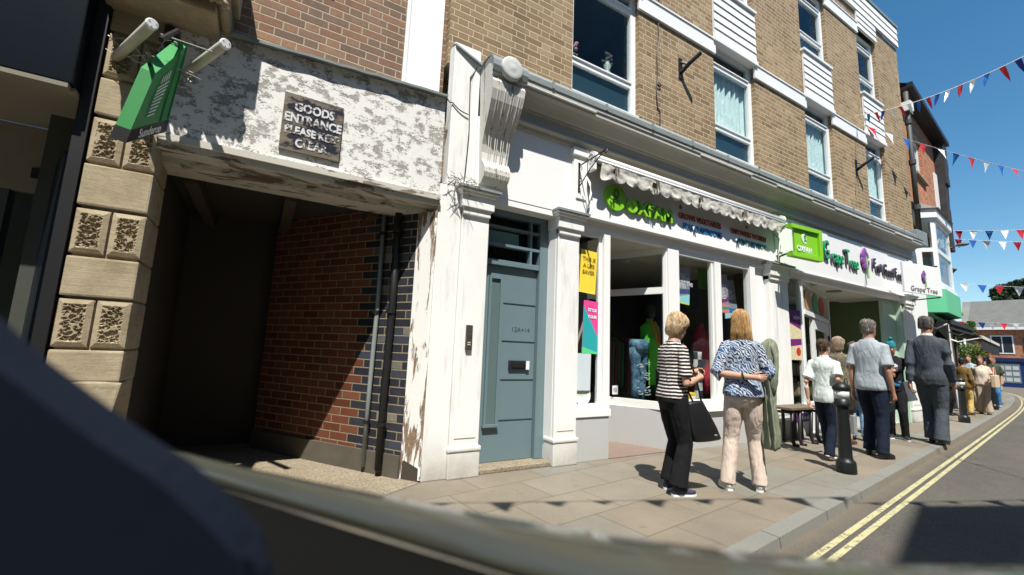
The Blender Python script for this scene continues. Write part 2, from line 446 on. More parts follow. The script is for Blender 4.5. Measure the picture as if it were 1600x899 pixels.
def kerbmat():
    g = NG('kerb stone'); p = g.pos(); v = g.mapped(p, (1, .001, .001))
    bt = g.n('ShaderNodeTexBrick'); g.l(g.n('ShaderNodeVectorMath', operation='ADD').outputs[0], bt.inputs['Vector']); va = bt.inputs['Vector'].links[0].from_node; g.l(g.mapped(p, (1, 0, 0)), va.inputs[0]); va.inputs[1].default_value = (0, 2.5, 0); bt.inputs['Scale'].default_value = 1; bt.inputs['Brick Width'].default_value = .915; bt.inputs['Row Height'].default_value = 5; bt.inputs['Mortar Size'].default_value = .006
    c = g.mix(g.noise(.9, 3, .5, p), (.15, .148, .132), (.21, .205, .18)); c = g.mix(1, c, g.math('MULTIPLY_ADD', g.noise(60, 4, .7, p), .6, .7), 'MULTIPLY')
    c = g.mix(bt.outputs[1], c, (.06, .05, .04)); s = g.n('ShaderNodeSeparateXYZ'); g.l(p, s.inputs[0])
    c = g.mix(g.math('MULTIPLY', g.math('MULTIPLY', g.math('LESS_THAN', s.outputs[2], -.01), g.math('GREATER_THAN', s.outputs[0], 5.6)), .5), c, (.20, .15, .09))
    g.bump(g.noise(50, 4, .7, p), .4, .006); return g.fin(c, .8, 0, .3)
struct('kerb', b_, kerbmat())
def yellow():
    g = NG('yellow road paint'); p = g.pos(); n = g.noise(28, 6, .75, p); n2 = g.noise(3, 3, .6, p)
    c = g.mix(n2, (.38, .35, .18), (.47, .44, .26))
    wear = g.ramp(g.math('ADD', n, g.math('MULTIPLY', n2, .25)), [(.64, 0.), (.72, 1.)])
    c = g.mix(wear, c, (.12, .11, .09)); return g.fin(c, .75, 0, .3)
for d0 in (.165, .245):
    b_ = MB(); A = kerb_off(d0); B = kerb_off(d0+.044)
    for i in range(len(A)-1): b_.poly([(*A[i], RZ+.004), (*A[i+1], RZ+.004), (*B[i+1], RZ+.004), (*B[i], RZ+.004)])
    struct('yellow_line', b_, MC.get('yl') or MC.setdefault('yl', yellow()))
# pavement tile of rough concrete in the passage mouth
def gravelly():
    g = NG('rough concrete'); p = g.pos(); n = g.noise(55, 5, .75, p); c = g.ramp(n, [(.35, (.13, .10, .065)), (.5, (.24, .20, .14)), (.7, (.38, .34, .26))])
    c = g.mix(1, c, g.math('MULTIPLY_ADD', g.noise(2, 4, .6, p), .6, .7), 'MULTIPLY'); g.bump(n, .7, .01); return g.fin(c, .9, 0, .2)
b_ = MB(); b_.poly([(-2.2, 3.8, .004), (-.6, 3.62, .004), (.35, 3.55, .004), (.95, 3.62, .004), (1.38, 3.86, .004), (1.3, 12, .004), (-2.2, 12, .004)]); struct('passage_floor', b_, gravelly())

# ================================================================ MATERIALS
TAN = brick('tan brick', [(.20, .135, .078), (.28, .195, .112), (.33, .235, .135), (.25, .17, .10), (.37, .275, .17)], (.48, .40, .27), flemish=True)
BRN = brick('brown brick', [(.19, .105, .068), (.25, .14, .088), (.29, .175, .108), (.21, .135, .092), (.16, .11, .082)], (.38, .33, .25))
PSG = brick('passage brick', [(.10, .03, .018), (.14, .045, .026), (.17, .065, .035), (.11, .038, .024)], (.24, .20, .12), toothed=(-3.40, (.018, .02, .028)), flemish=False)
REDB = brick('orange brick', [(.36, .11, .045), (.45, .16, .07), (.52, .20, .09), (.30, .09, .05)], (.46, .38, .28))
WHT = paint('white gloss paint', (.83, .83, .81), .38, .05, 3, .15)
WHD = paint('white paint with dirt', (.80, .80, .77), .5, .08, 4, .25, dirt=.7)
GRYW = paint('pale grey paint', (.46, .47, .47), .55, .06, 4, .15, dirt=.25)
UPV = flat('white window plastic', (.82, .83, .83), .3)
PEEL = peeling('peeling fascia paint', (.74, .73, .70), (.38, .37, .34), .605, 55, (1, 1, 1.4), (.36, .31, .27), w1=.68, w2=.78, soft=.07)
PEELP = peeling('peeling post paint', (.76, .75, .71), (.27, .19, .13), .47, 10, (1, 1, .16), (.2, .08, .045))
PEELC = peeling('cracked console paint', (.62, .61, .56), (.34, .31, .26), .60, 30, (1, 1, .07), (.26, .23, .18))
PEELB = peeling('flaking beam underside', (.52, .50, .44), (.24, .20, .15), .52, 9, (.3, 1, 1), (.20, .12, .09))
LEAD = paint('weathered lead', (.22, .25, .25), .6, .3, 9, .4)
TEAL = paint('grey teal door paint', (.13, .19, .21), .42, .06, 5, .1)
TEALD = paint('dark teal frame paint', (.09, .13, .145), .4, .06, 5, .1)
BLACK = flat('black metal', (.012, .012, .013), .45)
DARK = flat('dark interior', (.035, .034, .032), .9)
GLS = glass()
GLD = glass('shop glass', (.92, .94, .92), .0, 1.28)
STONE = None
def stonemat():
    g = NG('sandstone'); p = g.pos(); n = g.noise(5, 6, .65, p); n2 = g.noise(60, 4, .7, p); lay = g.noise(6, 6, .7, g.mapped(p, (.6, .6, 7)))
    c = g.ramp(n, [(.3, (.27, .22, .145)), (.55, (.37, .31, .21)), (.75, (.42, .36, .255))])
    c = g.mix(g.math('MULTIPLY', g.ramp(lay, [(.5, 0.), (.75, 1.)]), .45), c, (.22, .13, .06))
    c = g.mix(1, c, g.math('MULTIPLY_ADD', n2, .4, .8), 'MULTIPLY'); g.bump(g.math('ADD', n2, lay), .45, .006); return g.fin(c, .9, 0, .15)
STONE = stonemat()

# ================================================================ BUILDING ABOVE THE SHOPS
F = 3.85; W = 4.0
BX0, BX1 = 1.40, 13.85
WIN = [(3.05, 4.24), (5.95, 7.12), (8.82, 9.93), (11.45, 12.45)]
ap = thing('brick_building', 'long four-bay tan brick building with white boarded panels above the charity shop', 'building', (BX0, W, 0))
piers = [(BX0, WIN[0][0])]+[(WIN[i][1], WIN[i+1][0]) for i in range(3)]+[(WIN[3][1], BX1)]
b_ = MB()
for x0, x1 in piers: b_.box(x0, W, 4.2, x1, W+.3, 9.56)
b_.box(BX1-.3, W+.3, 0, BX1, 12, 10.1); b_.box(BX0, W+.3, 2.9, BX0+.3, 12, 10.1)
part('wall', b_, TAN, ap)
b_ = MB()
for z in (4.2, 7.05, 9.6): b_.box(BX0+.3, W+.31, z, BX1-.3, 9, z+.2)
b_.box(BX0+.3, 7.2, 4.4, BX1-.3, 7.3, 9.6)
for x0, x1 in piers[1:4]: b_.box((x0+x1)/2-.05, W+.31, 4.4, (x0+x1)/2+.05, 7.2, 9.6)
part('interior_wall', b_, paint('upstairs plaster', (.30, .31, .31), .9), ap)
# window panels with boards
def boards(x0, x1, z0, z1, y):
    m = MB(); n = max(1, round((z1-z0)/.165)); h = (z1-z0)/n
    for i in range(n):
        za = z0+i*h
        m.extrude_x([(y, za+.004), (y-.028, za+.004), (y-.012, za+h-.004), (y, za+h-.004)], x0, x1)
        m.box(x0, y, za, x1, y+.02, za+h)
    return m
for i, (x0, x1) in enumerate(WIN):
    part('boarded_panel', boards(x0-.01, x1+.01, 6.46, 7.40, W-.03), WHT, ap)
    m = MB(); m.box(x0-.03, W-.07, 6.38, x1+.03, W+.12, 6.455); part('panel_trim', m, WHT, ap); m = MB(); m.box(x0-.03, W-.08, 7.405, x1+.03, W+.12, 7.45); part('panel_trim', m, WHT, ap)
part('boarded_panel', boards(10.9, BX1, 9.57, 10.14, W-.03), WHT, ap)
part('boarded_panel', boards(BX0, 10.89, 9.57, 10.14, W-.03), WHT, ap)
part('boarded_panel', boards(WIN[3][0]-.01, WIN[3][1]+.01, 9.12, 9.56, W-.03), WHT, ap)
for x0, x1 in WIN[:3]: part('boarded_panel', boards(x0-.01, x1+.01, 9.12, 9.56, W-.03), WHT, ap)
m = MB(); m.box(BX0-.02, W-.07, 10.14, BX1+.03, W+.5, 10.2); part('coping', m, LEAD, ap)
m = MB(); m.box(BX0, W+.3, 10.0, BX1, 12, 10.12); part('roof', m, LEAD, ap)
for zc, zt in ((6.16, 6.40), (8.98, 9.22)):
    for x0, x1 in piers[1:4]:
        m = MB(); m.box(x0-.03, W-.035, zc, x1+.03, W, zt, bev=.004); m.box(x0-.03, W-.05, zt, x1+.03, W, zt+.025); part('string_band', m, WHT, ap)
def upper_window(x0, x1, z0, z1, y, par, tr, mat=UPV):
    f = MB(); a = .06; d0, d1 = y-.02, y+.05
    f.box(x0, d0, z0, x0+a, d1, z1); f.box(x1-a*1.6, d0, z0, x1, d1, z1)
    f.box(x0+a, d0, z0, x1-a*1.6, d1, z0+a*.7); f.box(x0+a, d0, z1-a, x1-a*1.6, d1, z1)
    for t in tr: f.box(x0+a, d0+.004, t, x1-a*1.6, d1, t+.085); 
    for t in tr: f.box(x0+a-.01, d0-.014, t+.068, x1-a*1.6+.01, d0+.003, t+.086)
    # black gasket
    fo = part('window', f, mat, par)
    zz = [z0+a*.7]+[v for t in tr for v in (t, t+.085)]+[z1-a]
    for k in range(0, len(zz), 2):
        m = MB(); m.box(x0+a-.002, y+.012, zz[k]-.002, x1-a*1.6+.002, y+.02, zz[k+1]+.002); part('pane', m, GLS, fo)
    s = MB(); s.box(x0-.02, y-.09, z0-.03, x1+.05, y+.05, z0-.002); part('sill', s, mat, fo)
    return fo
CURT = cloth('net curtain', (.80, .84, .82), rough=.9, var=.1)
def curtain(x0, x1, z0, z1, y, par, mat, folds=9):
    m = MB(); n = folds*8; A = []; B = []
    for k in range(n+1):
        t = k/n; x = x0+(x1-x0)*t; yy = y+.025*math.sin(t*folds*6.283+math.sin(t*17))+.012*math.sin(t*41)
        A.append((x, yy, z0)); B.append((x, yy*1+.0, z1))
    for k in range(n): m.poly([A[k], A[k+1], B[k+1], B[k]])
    for v in list(m.bm.verts): pass
    bmesh.ops.remove_doubles(m.bm, verts=m.bm.verts, dist=1e-5)
    return part('curtain', m, mat, par, smooth=True)
wins = []
for i, (x0, x1) in enumerate(WIN):
    o = upper_window(x0, x1, 4.50, 6.38, W+.09, ap, (4.92, 6.02) if i != 0 else (4.93, 6.10)); wins.append(o)
    if i: curtain(x0+.05, x1-.05, 4.95, 6.25, W+.19, o, CURT, (0, 8, 10, 9)[i])
    m = MB(); m.box(x0+.03, W+.125, 4.52, x1-.03, W+.13, 4.93); part('spandrel_panel', m, flat('dark spandrel glass', (.035, .06, .075), .25), o)
    o2 = upper_window(x0, x1, 7.50, 9.10, W+.09, ap, (7.92, 8.75))
    m = MB(); m.box(x0+.03, W+.125, 7.53, x1-.03, W+.13, 7.93); part('spandrel_panel', m, MC['dark spandrel glass'], o2)
    curtain(x0+.05, x0+.4, 7.9, 9.05, W+.22, o2, CURT, 5)
# cornice over the shops (profile in y, z)
CX0, CX1 = 2.06, 12.9
prof = [(W, 4.47), (3.60, 4.10), (3.585, 4.085), (3.585, 4.0), (3.60, 3.985), (3.60, 3.945), (3.66, 3.935), (3.70, 3.90), (3.745, 3.85), (3.775, 3.84), (3.775, 3.83), (3.80, 3.82), (3.80, 3.70), (3.77, 3.695), (3.77, 3.675), (3.815, 3.66), (3.825, 3.62), (F+.02, 3.615), (W+.2, 3.615), (W+.2, 4.2), (W, 4.2)]
m = MB(); m.extrude_x(prof, CX0, CX1); part('cornice', m, paint('grey white cornice paint', (.43, .43, .39), .5, .12, 3, .2, dirt=.0), ap)
m = MB(); m.prism([(CX0, W-.002, 4.485), (CX0, 3.578, 4.115), (CX0, 3.572, 4.105), (CX0, 3.572, 4.045), (CX0, 3.583, 4.045), (CX0, 3.583, 4.09), (CX0, W-.002, 4.472)], (CX1-CX0+.01, 0, 0))
for k in range(14): x = CX0+.4+k*.78; m.box(x, 3.565, 4.05, x+.03, 3.62, 4.13)
part('lead_flashing', m.wobble(.006, 4), LEAD, ap)
for x0, x1 in ((1.97, 3.1), (5.0, 6.2), (6.9, 8.0), (8.8, 10.2), (11.4, 12.3)): m = MB(); m.box(x0, 3.572, 3.975, x1, 3.60, 3.984); part('gutter_strip', m, WHT, ap)
# upper fascia panels (white boards behind the signs)
m = MB(); m.box(1.722, F, 2.79, 3.13, W+.1, 3.615); m.box(3.13, F+.04, 2.72, 12.9, W+.1, 3.615); m.box(12.9, F+.04, 0, BX1, W+.29, 4.2)
part('fascia_board', m, WHT, ap)
m = MB(); m.box(BX0+.3, W+.1, 2.72, BX1-.3, 9, 2.9); part('ceiling', m, paint('shop ceiling paint', (.5, .5, .45), .8), ap)
# party walls and back of the shops
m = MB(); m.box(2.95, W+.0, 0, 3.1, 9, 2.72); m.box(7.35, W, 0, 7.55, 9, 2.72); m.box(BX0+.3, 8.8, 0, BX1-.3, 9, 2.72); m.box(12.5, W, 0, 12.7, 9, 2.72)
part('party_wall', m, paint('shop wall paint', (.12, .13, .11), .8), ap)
# pilasters
def pilaster(x0, x1, y, zt, par, cap=True, base=True, mat=WHD):
    m = MB(); m.box(x0, y, .26, x1, y+.17, zt, bev=.008); m.box(x0+.04, y-.006, .36, x1-.04, y, zt-.34, bev=.002)
    o = part('pilaster', m, mat, par)
    m = MB(); m.box(x0-.012, y-.016, 0, x1+.012, y+.17, .24, bev=.012); m.box(x0-.02, y-.026, .24, x1+.02, y+.17, .285, bev=.014); part('plinth', m, mat, o)
    if cap:
        m = MB(); m.box(x0-.03, y-.05, zt-.20, x1+.03, y+.17, zt-.075, bev=.004); m.box(x0-.045, y-.07, zt-.075, x1+.045, y+.17, zt-.045, bev=.006); m.box(x0-.065, y-.09, zt-.045, x1+.065, y+.17, zt-.02, bev=.006); m.box(x0-.0, y-.028, zt-.27, x1+.0, y+.17, zt-.2, bev=.006)
        part('capital', m, mat, o)
        m = MB(); m.box(x0-.08, y-.105, zt-.02, x1+.08, y+.17, zt+.005); part('capital_lead', m, LEAD, o)
    return o
pilaster(1.60, 1.90, 3.83, 2.79, ap)
pilaster(2.78, 3.08, 3.83, 2.79, ap)
pilaster(6.98, 7.52, 3.83, 2.76, ap)
pilaster(12.28, 12.76, 3.83, 2.76, ap)
m = MB(); m.box(1.352, F, 0, 1.597, W+.06, 2.79, bev=.01); part('white_pier', m, WHD, ap); m = MB(); m.box(1.42, F, 2.792, 1.72, W-.005, 4.35, bev=.01); part('white_pier', m, WHD, ap); m = MB(); m.box(12.77, F, 0, 12.9, W+.1, 2.9); part('white_pier', m, WHD, ap)
# short blocks over the pilasters of the sign
for x0, x1 in ((2.96, 3.16), (7.16, 7.38), (12.62, 12.8)):
    m = MB(); m.box(x0, 3.80, 2.80, x1, F+.0, 3.58, bev=.01); m.box(x0-.02, 3.775, 3.50, x1+.02, 3.86, 3.6, bev=.01); m.box(x0+.03, 3.785, 2.98, x1-.03, 3.80, 3.02); part('sign_stop', m, WHT, ap)
# big console bracket
def console(x0, x1, par):
    def s_curve():
        pts = [(W-.06, 4.10), (3.80, 4.14), (3.74, 4.165)]
        c = Vector((3.655, 4.03))
        for k in range(9):
            a = R(75+k*22.5); pts.append((c.x+.135*math.cos(a), c.y+.135*math.sin(a)))
        # long S falling back to the wall then curling out at the foot
        S_ = [(3.535, 3.86), (3.545, 3.78), (3.575, 3.68), (3.62, 3.58), (3.68, 3.48), (3.73, 3.38), (3.77, 3.28), (3.785, 3.2), (3.78, 3.12), (3.755, 3.09), (3.73, 3.06), (3.715, 3.02), (3.715, 2.97), (3.73, 2.925), (3.76, 2.90), (3.79, 2.875), (3.83, 2.87)]
        pts = [p for p in pts if not (p[1] < 3.98 and p[0] > 3.6 and p[1] > 3.8 and p[0] < 3.7)]
        return pts+S_+[(F-.002, 2.87), (F-.002, 4.1)]
    P_ = s_curve(); seen = []
    for p in P_:
        if not seen or (Vector(p)-Vector(seen[-1])).length > .004: seen.append(p)
    def taper(m):
        xc = (x0+x1)/2-.01
        for v in m.bm.verts: k = max(0, min(1, (v.co.z-2.87)/1.0)); v.co.x = xc+(v.co.x-xc)*(.76+.24*k)
        return m
    m = MB(); m.extrude_x(seen, x0, x1); taper(m); o = part('console_bracket', m, PEELC, par)
    # ribs down the face
    front = [p for p in seen if p[0] < 3.76 and p[1] < 4.0 and p[1] > 2.9]
    for fx in (.12, .34, .56, .78):
        m = MB(); xx = x0+(x1-x0)*fx; m.tube([(xx+.02, p[0]-.002, p[1]) for p in front], .0065, 6); m.tube([(xx+.05, p[0]-.000, p[1]) for p in front], .0045, 6); taper(m)
        part('console_rib', m, PEELC, o)
    m = MB(); c = Vector(((x0+x1)/2+.0, 3.488, 4.02)); m.rings([[c+Vector((math.cos(a*math.pi/12)*r, y, math.sin(a*math.pi/12)*r)) for a in range(24)] for r, y in ((.12, .05), (.125, 0), (.11, -.012), (.07, -.004), (.03, -.014), (.006, -.016))]); part('rosette', m, paint('grey weathered paint', (.5, .52, .5), .6, .2, 12, .8), o, True)
    m = MB(); top = [(F, 4.13), (3.80, 4.15), (3.74, 4.178)]
    for k in range(7): a = R(75+k*22.5); top.append((3.655+.15*math.cos(a), 4.03+.15*math.sin(a)))
    top = [(x-.0, z) for x, z in top]; inner = [(x+(.012 if i > 2 else 0), z-.012) for i, (x, z) in enumerate(top)][::-1]
    m.prism([(x0-.015, y, z) for y, z in top+inner], (x1-x0+.03, 0, 0)); m.prism([(1.42, W, 4.36), (1.42, 3.83, 4.30), (x0, 3.80, 4.16), (x0, W, 4.22)], (0, 0, .02)); part('lead_cap', m, LEAD, o)
    return o
console(1.72, 2.10, ap)
# small worn strip under console, nest of twigs on the capital
m = MB(); rr = random.Random(3)
for k in range(46):
    c = Vector((1.50+rr.uniform(-.10, .22), 3.76+rr.uniform(-.04, .07), 2.80+rr.uniform(-.03, .08))); d = Vector((rr.uniform(-1, 1), rr.uniform(-.5, .3), rr.uniform(-1.1, .5)))*.11
    m.tube([c, c+d*.5+Vector((0, 0, rr.uniform(-.02, .02))), c+d], [.004, .003, .0015], 5)
single('dry_plant', m, paint('dry twig', (.22, .19, .13), .9), 'dry tangled weed growing on the ledge at the passage corner', 'plant')
# ---- grey front door
def door():
    d = MB(); d.box(1.99, 4.075, .05, 2.66, 4.115, 2.10)
    o = part('door', d, TEAL, ap)
    for z in (.46, .88, 1.29, 1.70): m = MB(); m.box(2.24, 4.068, z, 2.655, 4.0745, z+.006); part('door_groove', m, flat('groove shadow gap', (.04, .06, .07), .6), o)
    m = MB(); m.box(2.05, 4.045, .42, 2.075, 4.0745, 1.98); m.box(2.185, 4.045, .42, 2.21, 4.0745, 1.98); m.box(2.075, 4.045, 1.955, 2.185, 4.0745, 1.98); m.box(2.04, 4.035, .40, 2.22, 4.0745, .425); part('glazing_bead', m, TEAL, o)
    m = MB(); m.box(2.075, 4.066, .425, 2.185, 4.0746, 1.955); part('door_glass', m, flat('obscured door glass', (.10, .15, .15), .25), o)
    lb = MB(); lb.box(2.33, 4.052, .985, 2.57, 4.0745, 1.085, bev=.006); l_ = part('letterbox', lb, flat('black letterbox', (.02, .02, .022), .35), o)
    m = MB(); m.box(2.36, 4.044, 1.01, 2.53, 4.052, 1.06, bev=.003); part('flap', m, BLACK, l_); m = MB(); m.box(2.545, 4.046, .99, 2.585, 4.0519, 1.082); m.box(2.556, 4.0435, 1.01, 2.574, 4.0461, 1.06); part('sticker', m, UPV, l_)
    text('house_number', '12A+14', .075, flat('faint grey pen', (.05, .07, .08), .6), o, (2.47, 4.0735, 1.42), depth=.001, shear=.1)
    f = MB(); f.box(1.90, 4.02, .05, 1.985, 4.15, 2.72); f.box(2.665, 4.02, .05, 2.78, 4.15, 2.72); f.box(1.985, 4.03, 2.105, 2.665, 4.14, 2.165, bev=.004); f.box(1.985, 4.035, 2.32, 2.665, 4.12, 2.35); f.box(1.985, 4.035, 2.52, 2.665, 4.12, 2.545); f.box(2.54, 4.036, 2.165, 2.565, 4.119, 2.32); f.box(2.54, 4.04, 2.35, 2.565, 4.119, 2.66); f.box(1.985, 4.02, 2.66, 2.665, 4.14, 2.72)
    fr = part('door_frame', f, TEAL, ap)
    m = MB(); m.box(1.985, 4.09, 2.165, 2.665, 4.096, 2.66); part('transom_glass', m, GLS, fr)
    m = MB(); m.box(2.03, 4.10, 2.37, 2.42, 4.103, 2.50); part('notice', m, paint('pale notice', (.3, .4, .4), .6, .3, 20), fr)
    s = MB(); s.box(1.90, 3.86, 0, 2.78, 4.15, .045, bev=.01); part('door_step', s, gravelly(), ap)
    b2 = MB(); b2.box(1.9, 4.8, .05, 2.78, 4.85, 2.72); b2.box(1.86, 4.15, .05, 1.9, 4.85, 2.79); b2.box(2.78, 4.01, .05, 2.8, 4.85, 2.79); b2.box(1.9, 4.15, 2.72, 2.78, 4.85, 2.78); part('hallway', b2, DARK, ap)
    rv = MB(); rv.box(1.901, 3.865, .05, 1.905, 4.018, 2.715); rv.box(2.774, 3.87, .05, 2.7785, 4.018, 2.715); rv.box(1.9, F+.005, 2.721, 2.78, 4.149, 2.788); part('door_reveal', rv, WHT, ap)
door()
m = MB(); m.box(1.70, 3.795, 1.18, 1.765, 3.829, 1.42, bev=.008)
ic = thing('intercom', 'slim black door entry intercom on the white pilaster beside the grey door', 'intercom', (1.73, 3.83, 1.3))
part('casing', m, flat('dark grey plastic', (.05, .045, .04), .45), ic)
m = MB()
for k in range(7): m.box(1.71, 3.7925, 1.31+k*.013, 1.755, 3.7949, 1.315+k*.013)
part('speaker_slots', m, flat('slot metal', (.12, .11, .1), .4), ic)
for z in (1.225, 1.245): m = MB(); m.box(1.712, 3.790, z, 1.745, 3.7949, z+.012, bev=.002); part('button', m, flat('cream button', (.5, .45, .3), .4), ic)

# ================================================================ CHARITY SHOP FRONT
sf = thing('shopfront', 'white framed charity shop front with posters in the windows under the scalloped awning', 'shopfront', (3.1, F, 0))
def frame_rect(m, x0, x1, z0, z1, y, t=.06, d=.07):
    m.box(x0, y, z0, x0+t, y+d, z1); m.box(x1-t, y, z0, x1, y+d, z1); m.box(x0+t, y, z0, x1-t, y+d, z0+t); m.box(x0+t, y, z1-t, x1-t, y+d, z1); return m
m = MB(); m.box(3.083, 3.90, .56, 3.14, 3.97, 2.66); m.box(3.50, 3.87, .56, 3.60, 3.97, 2.66); m.box(3.14, 3.90, .50, 3.50, 3.97, .62); m.box(3.083, 3.86, .48, 3.62, 4.0, .56, bev=.006); m.box(3.14, 3.90, 2.60, 3.50, 3.97, 2.66); m.box(3.46, 3.92, .62, 3.50, 3.96, 2.6)
m.box(3.083, 3.88, 2.662, 6.97, 3.97, 2.719)
f1 = part('window_frame', m, WHT, sf)
m = MB(); m.box(3.13, 3.935, .6, 3.505, 3.941, 2.61); part('pane', m, GLD, f1)
m = MB(); m.box(3.083, 3.875, 0, 3.60, 4.3, .478, bev=.006); m.prism([(4.66, 3.875, 0), (6.96, 3.875, 0), (6.96, 4.2, 0), (4.6, 4.2, 0), (4.3, 4.75, 0), (4.22, 4.72, 0)], (0, 0, .50)); part('stall_riser', m, GRYW, sf)
m = MB(); m.box(3.6, 3.86, 0, 4.62, 4.9, .012); part('tiled_threshold', m, paint('red quarry tile', (.20, .145, .115), .6, .15, 8, .2), sf)
# big window
m = MB(); m.box(4.64, 3.87, .50, 4.86, 3.98, 2.66); m.box(5.66, 3.88, .62, 5.80, 3.97, 2.6); m.box(6.52, 3.87, .50, 6.66, 3.98, 2.66); m.box(4.86, 3.87, .502, 6.52, 3.98, .62); m.box(4.6, 3.83, .47, 6.70, 3.99, .502, bev=.004); m.box(4.86, 3.89, 2.6, 6.52, 3.97, 2.66); m.box(6.66, 3.92, 0, 6.98, 4.0, 2.66); m.box(5.60, 3.9, .62, 5.64, 3.96, 2.6)
f2 = part('window_frame', m, WHT, sf)
m = MB(); m.box(4.85, 3.93, .61, 5.67, 3.936, 2.61); part('pane', m, GLD, f2); m = MB(); m.box(5.79, 3.93, .61, 6.53, 3.936, 2.61); part('pane', m, GLD, f2)
# angled side window going back to the door
A_ = Vector((4.655, 3.9)); B_ = Vector((4.30, 4.74)); dv = (B_-A_); L_ = dv.length; du = dv.normalized(); dn = Vector((du.y, -du.x))
def ang(m, s0, s1, z0, z1, t0=-.03, t1=.03):
    p = [A_+du*s0+dn*t0, A_+du*s1+dn*t0, A_+du*s1+dn*t1, A_+du*s0+dn*t1]; m.prism([(q.x, q.y, z0) for q in p], (0, 0, z1-z0)); return m
m = MB(); ang(m, 0, .05, .5, 2.66); ang(m, L_-.06, L_, .5, 2.66); ang(m, .05, L_-.06, .5, .60); ang(m, .05, L_-.06, 2.58, 2.66); ang(m, .05, L_-.06, 2.03, 2.12)
f3 = part('window_frame', m, WHT, sf)
m = MB(); ang(m, .045, L_-.055, .59, 2.035, -.003, .003); part('pane', m, GLD, f3); m = MB(); ang(m, .045, L_-.055, 2.115, 2.59, -.003, .003); part('pane', m, GLD, f3)
m = MB(); q = A_+du*(L_-.17)-dn*.012; m.box(q.x-.05, q.y-.012, .64, q.x+.05, q.y-.006, .76); part('sticker', m, paint('white sticker', (.75, .75, .75), .5), f3)
m = MB(); m.tube([(q.x+.028*math.cos(a*.5236), q.y-.014, .70+.028*math.sin(a*.5236)) for a in range(13)], .003, 5); m.tube([(q.x-.02, q.y-.014, .72), (q.x+.02, q.y-.014, .68)], .004, 5); part('sticker_mark', m, flat('sticker black', (.02, .02, .02), .6), f3)
# entrance door at the back of the recess (glazed, white frame)
m = MB(); frame_rect(m, 3.62, 4.28, .012, 2.06, 4.74, .085); m.box(3.60, 4.73, 2.06, 4.30, 4.83, 2.15); m.box(3.60, 4.74, 2.15, 3.68, 4.81, 2.66); m.box(3.68, 4.74, 2.58, 4.3, 4.81, 2.66)
dr = part('entrance_door', m, WHT, sf)
m = MB(); m.box(3.70, 4.77, .09, 4.20, 4.776, 1.98); m.box(3.68, 4.77, 2.15, 4.29, 4.776, 2.58); part('pane', m, GLD, dr); m = MB(); m.tube([(4.15, 4.71, .95), (4.15, 4.70, 1.25)], .012, 8); part('handle', m, BLACK, dr)
m = MB(); m.box(3.60, 4.3, 0, 3.63, 4.74, 2.66); part('side_window_frame', m, WHT, sf)
m = MB(); m.poly([(3.6, 3.97, 2.661), (7, 3.97, 2.661), (7, 4.76, 2.661), (3.6, 4.76, 2.661)]); part('soffit', m, paint('cream soffit', (.6, .58, .5), .7), sf)
# posters
def poster(x, y, z, w_, h_, base, bands, par, rot=0, rz=0, lines=(), tcol=(.85, .85, .85), tsz=.05, label=None, cat=None):
    t = thing('poster', label, cat or 'poster', (x, y, z), local=True, rz=rz)
    M = Matrix.Rotation(rot, 4, 'Y')
    m = MB(); m.box(-w_/2, -.002, -h_/2, w_/2, .002, h_/2); m.xf(M); part('sheet', m, paint('poster paper %s' % str(base), base, .6, .08), t)
    for k, (a, b, c) in enumerate(bands):
        m = MB(); y_ = -.003-.0006*k; m.poly([(-w_/2, y_, -h_/2+a[0]*h_), (w_/2, y_, -h_/2+a[1]*h_), (w_/2, y_, -h_/2+b[1]*h_), (-w_/2, y_, -h_/2+b[0]*h_)]); m.xf(M); part('colour_band', m, flat('print %s' % str(c), c, .6), t)
    for k, (s_, zz) in enumerate(lines):
        me = text_mesh(s_, tsz, depth=.0005, bold=.0015); me.transform(M @ Matrix.Translation((0, -.007, zz))); link('lettering', me, flat('print ink %s' % str(tcol), tcol, .6), t)
    return t
poster(3.30, 3.925, 2.16, .25, .52, (.85, .62, .05), [((0, 0), (.03, .03), (.9, .7, .1))], sf, lines=[('THIS IS', .15), ('A LIFE', .07), ('SAVER', -.01)], tcol=(.25, .18, .02), tsz=.065, rot=R(3), label='yellow poster at the top of the narrow shop window')
poster(3.36, 3.925, 1.50, .26, .62, (.75, .06, .28), [((.0, .0), (.9, .25), (.02, .35, .38)), ((0, 0), (.12, .02), (.1, .6, .25))], sf, lines=[('STYLE', .2), ('YOUR', .12)], tcol=(.7, .9, .9), tsz=.05, rot=R(2), label='pink and turquoise poster halfway down the narrow shop window')
poster(3.24, 3.925, .98, .23, .42, (.55, .62, .66), [], sf, rot=R(1), label='plain pale sheet low in the narrow shop window')
t = thing('display_plate', 'round white plate standing at the foot of the narrow shop window', 'plate', (3.25, 3.95, .72), local=True)
m = MB(); m.lathe([(.002, 0), (.07, .002), (.115, .012), (.12, .016), (.11, .017), (.07, .008), (.002, .006)], n=28); m.xf(Matrix.Rotation(R(84), 4, 'X')); part('plate', m, paint('china', (.78, .78, .74), .25), t, True)
m = MB(); m.box(-.05, -.0, -.125, .05, .05, -.112); part('stand', m, UPV, t)
me = text_mesh('home store', .028, depth=.0008); me.transform(Matrix.Translation((0, -.012, -.05))); link('lettering', me, flat('grey ink', (.3, .35, .3), .6), t)
PR = [('STYLE', .13), ('THAT DOES', .075), ("NOT COST THE", .02), ('EARTH', -.035)]
poster(5.10, 4.05, 2.23, .42, .56, (.32, .30, .42), [((.18, .30), (.30, .42), (.05, .09, .25)), ((.0, .0), (.08, .28), (.35, .75, .85)), ((0, 0), (.06, .02), (.8, .75, .1))], sf, rot=R(4), lines=PR, tcol=(.8, .8, .85), tsz=.075, label='tilted poster reading STYLE THAT DOES NOT COST THE EARTH in the big window')
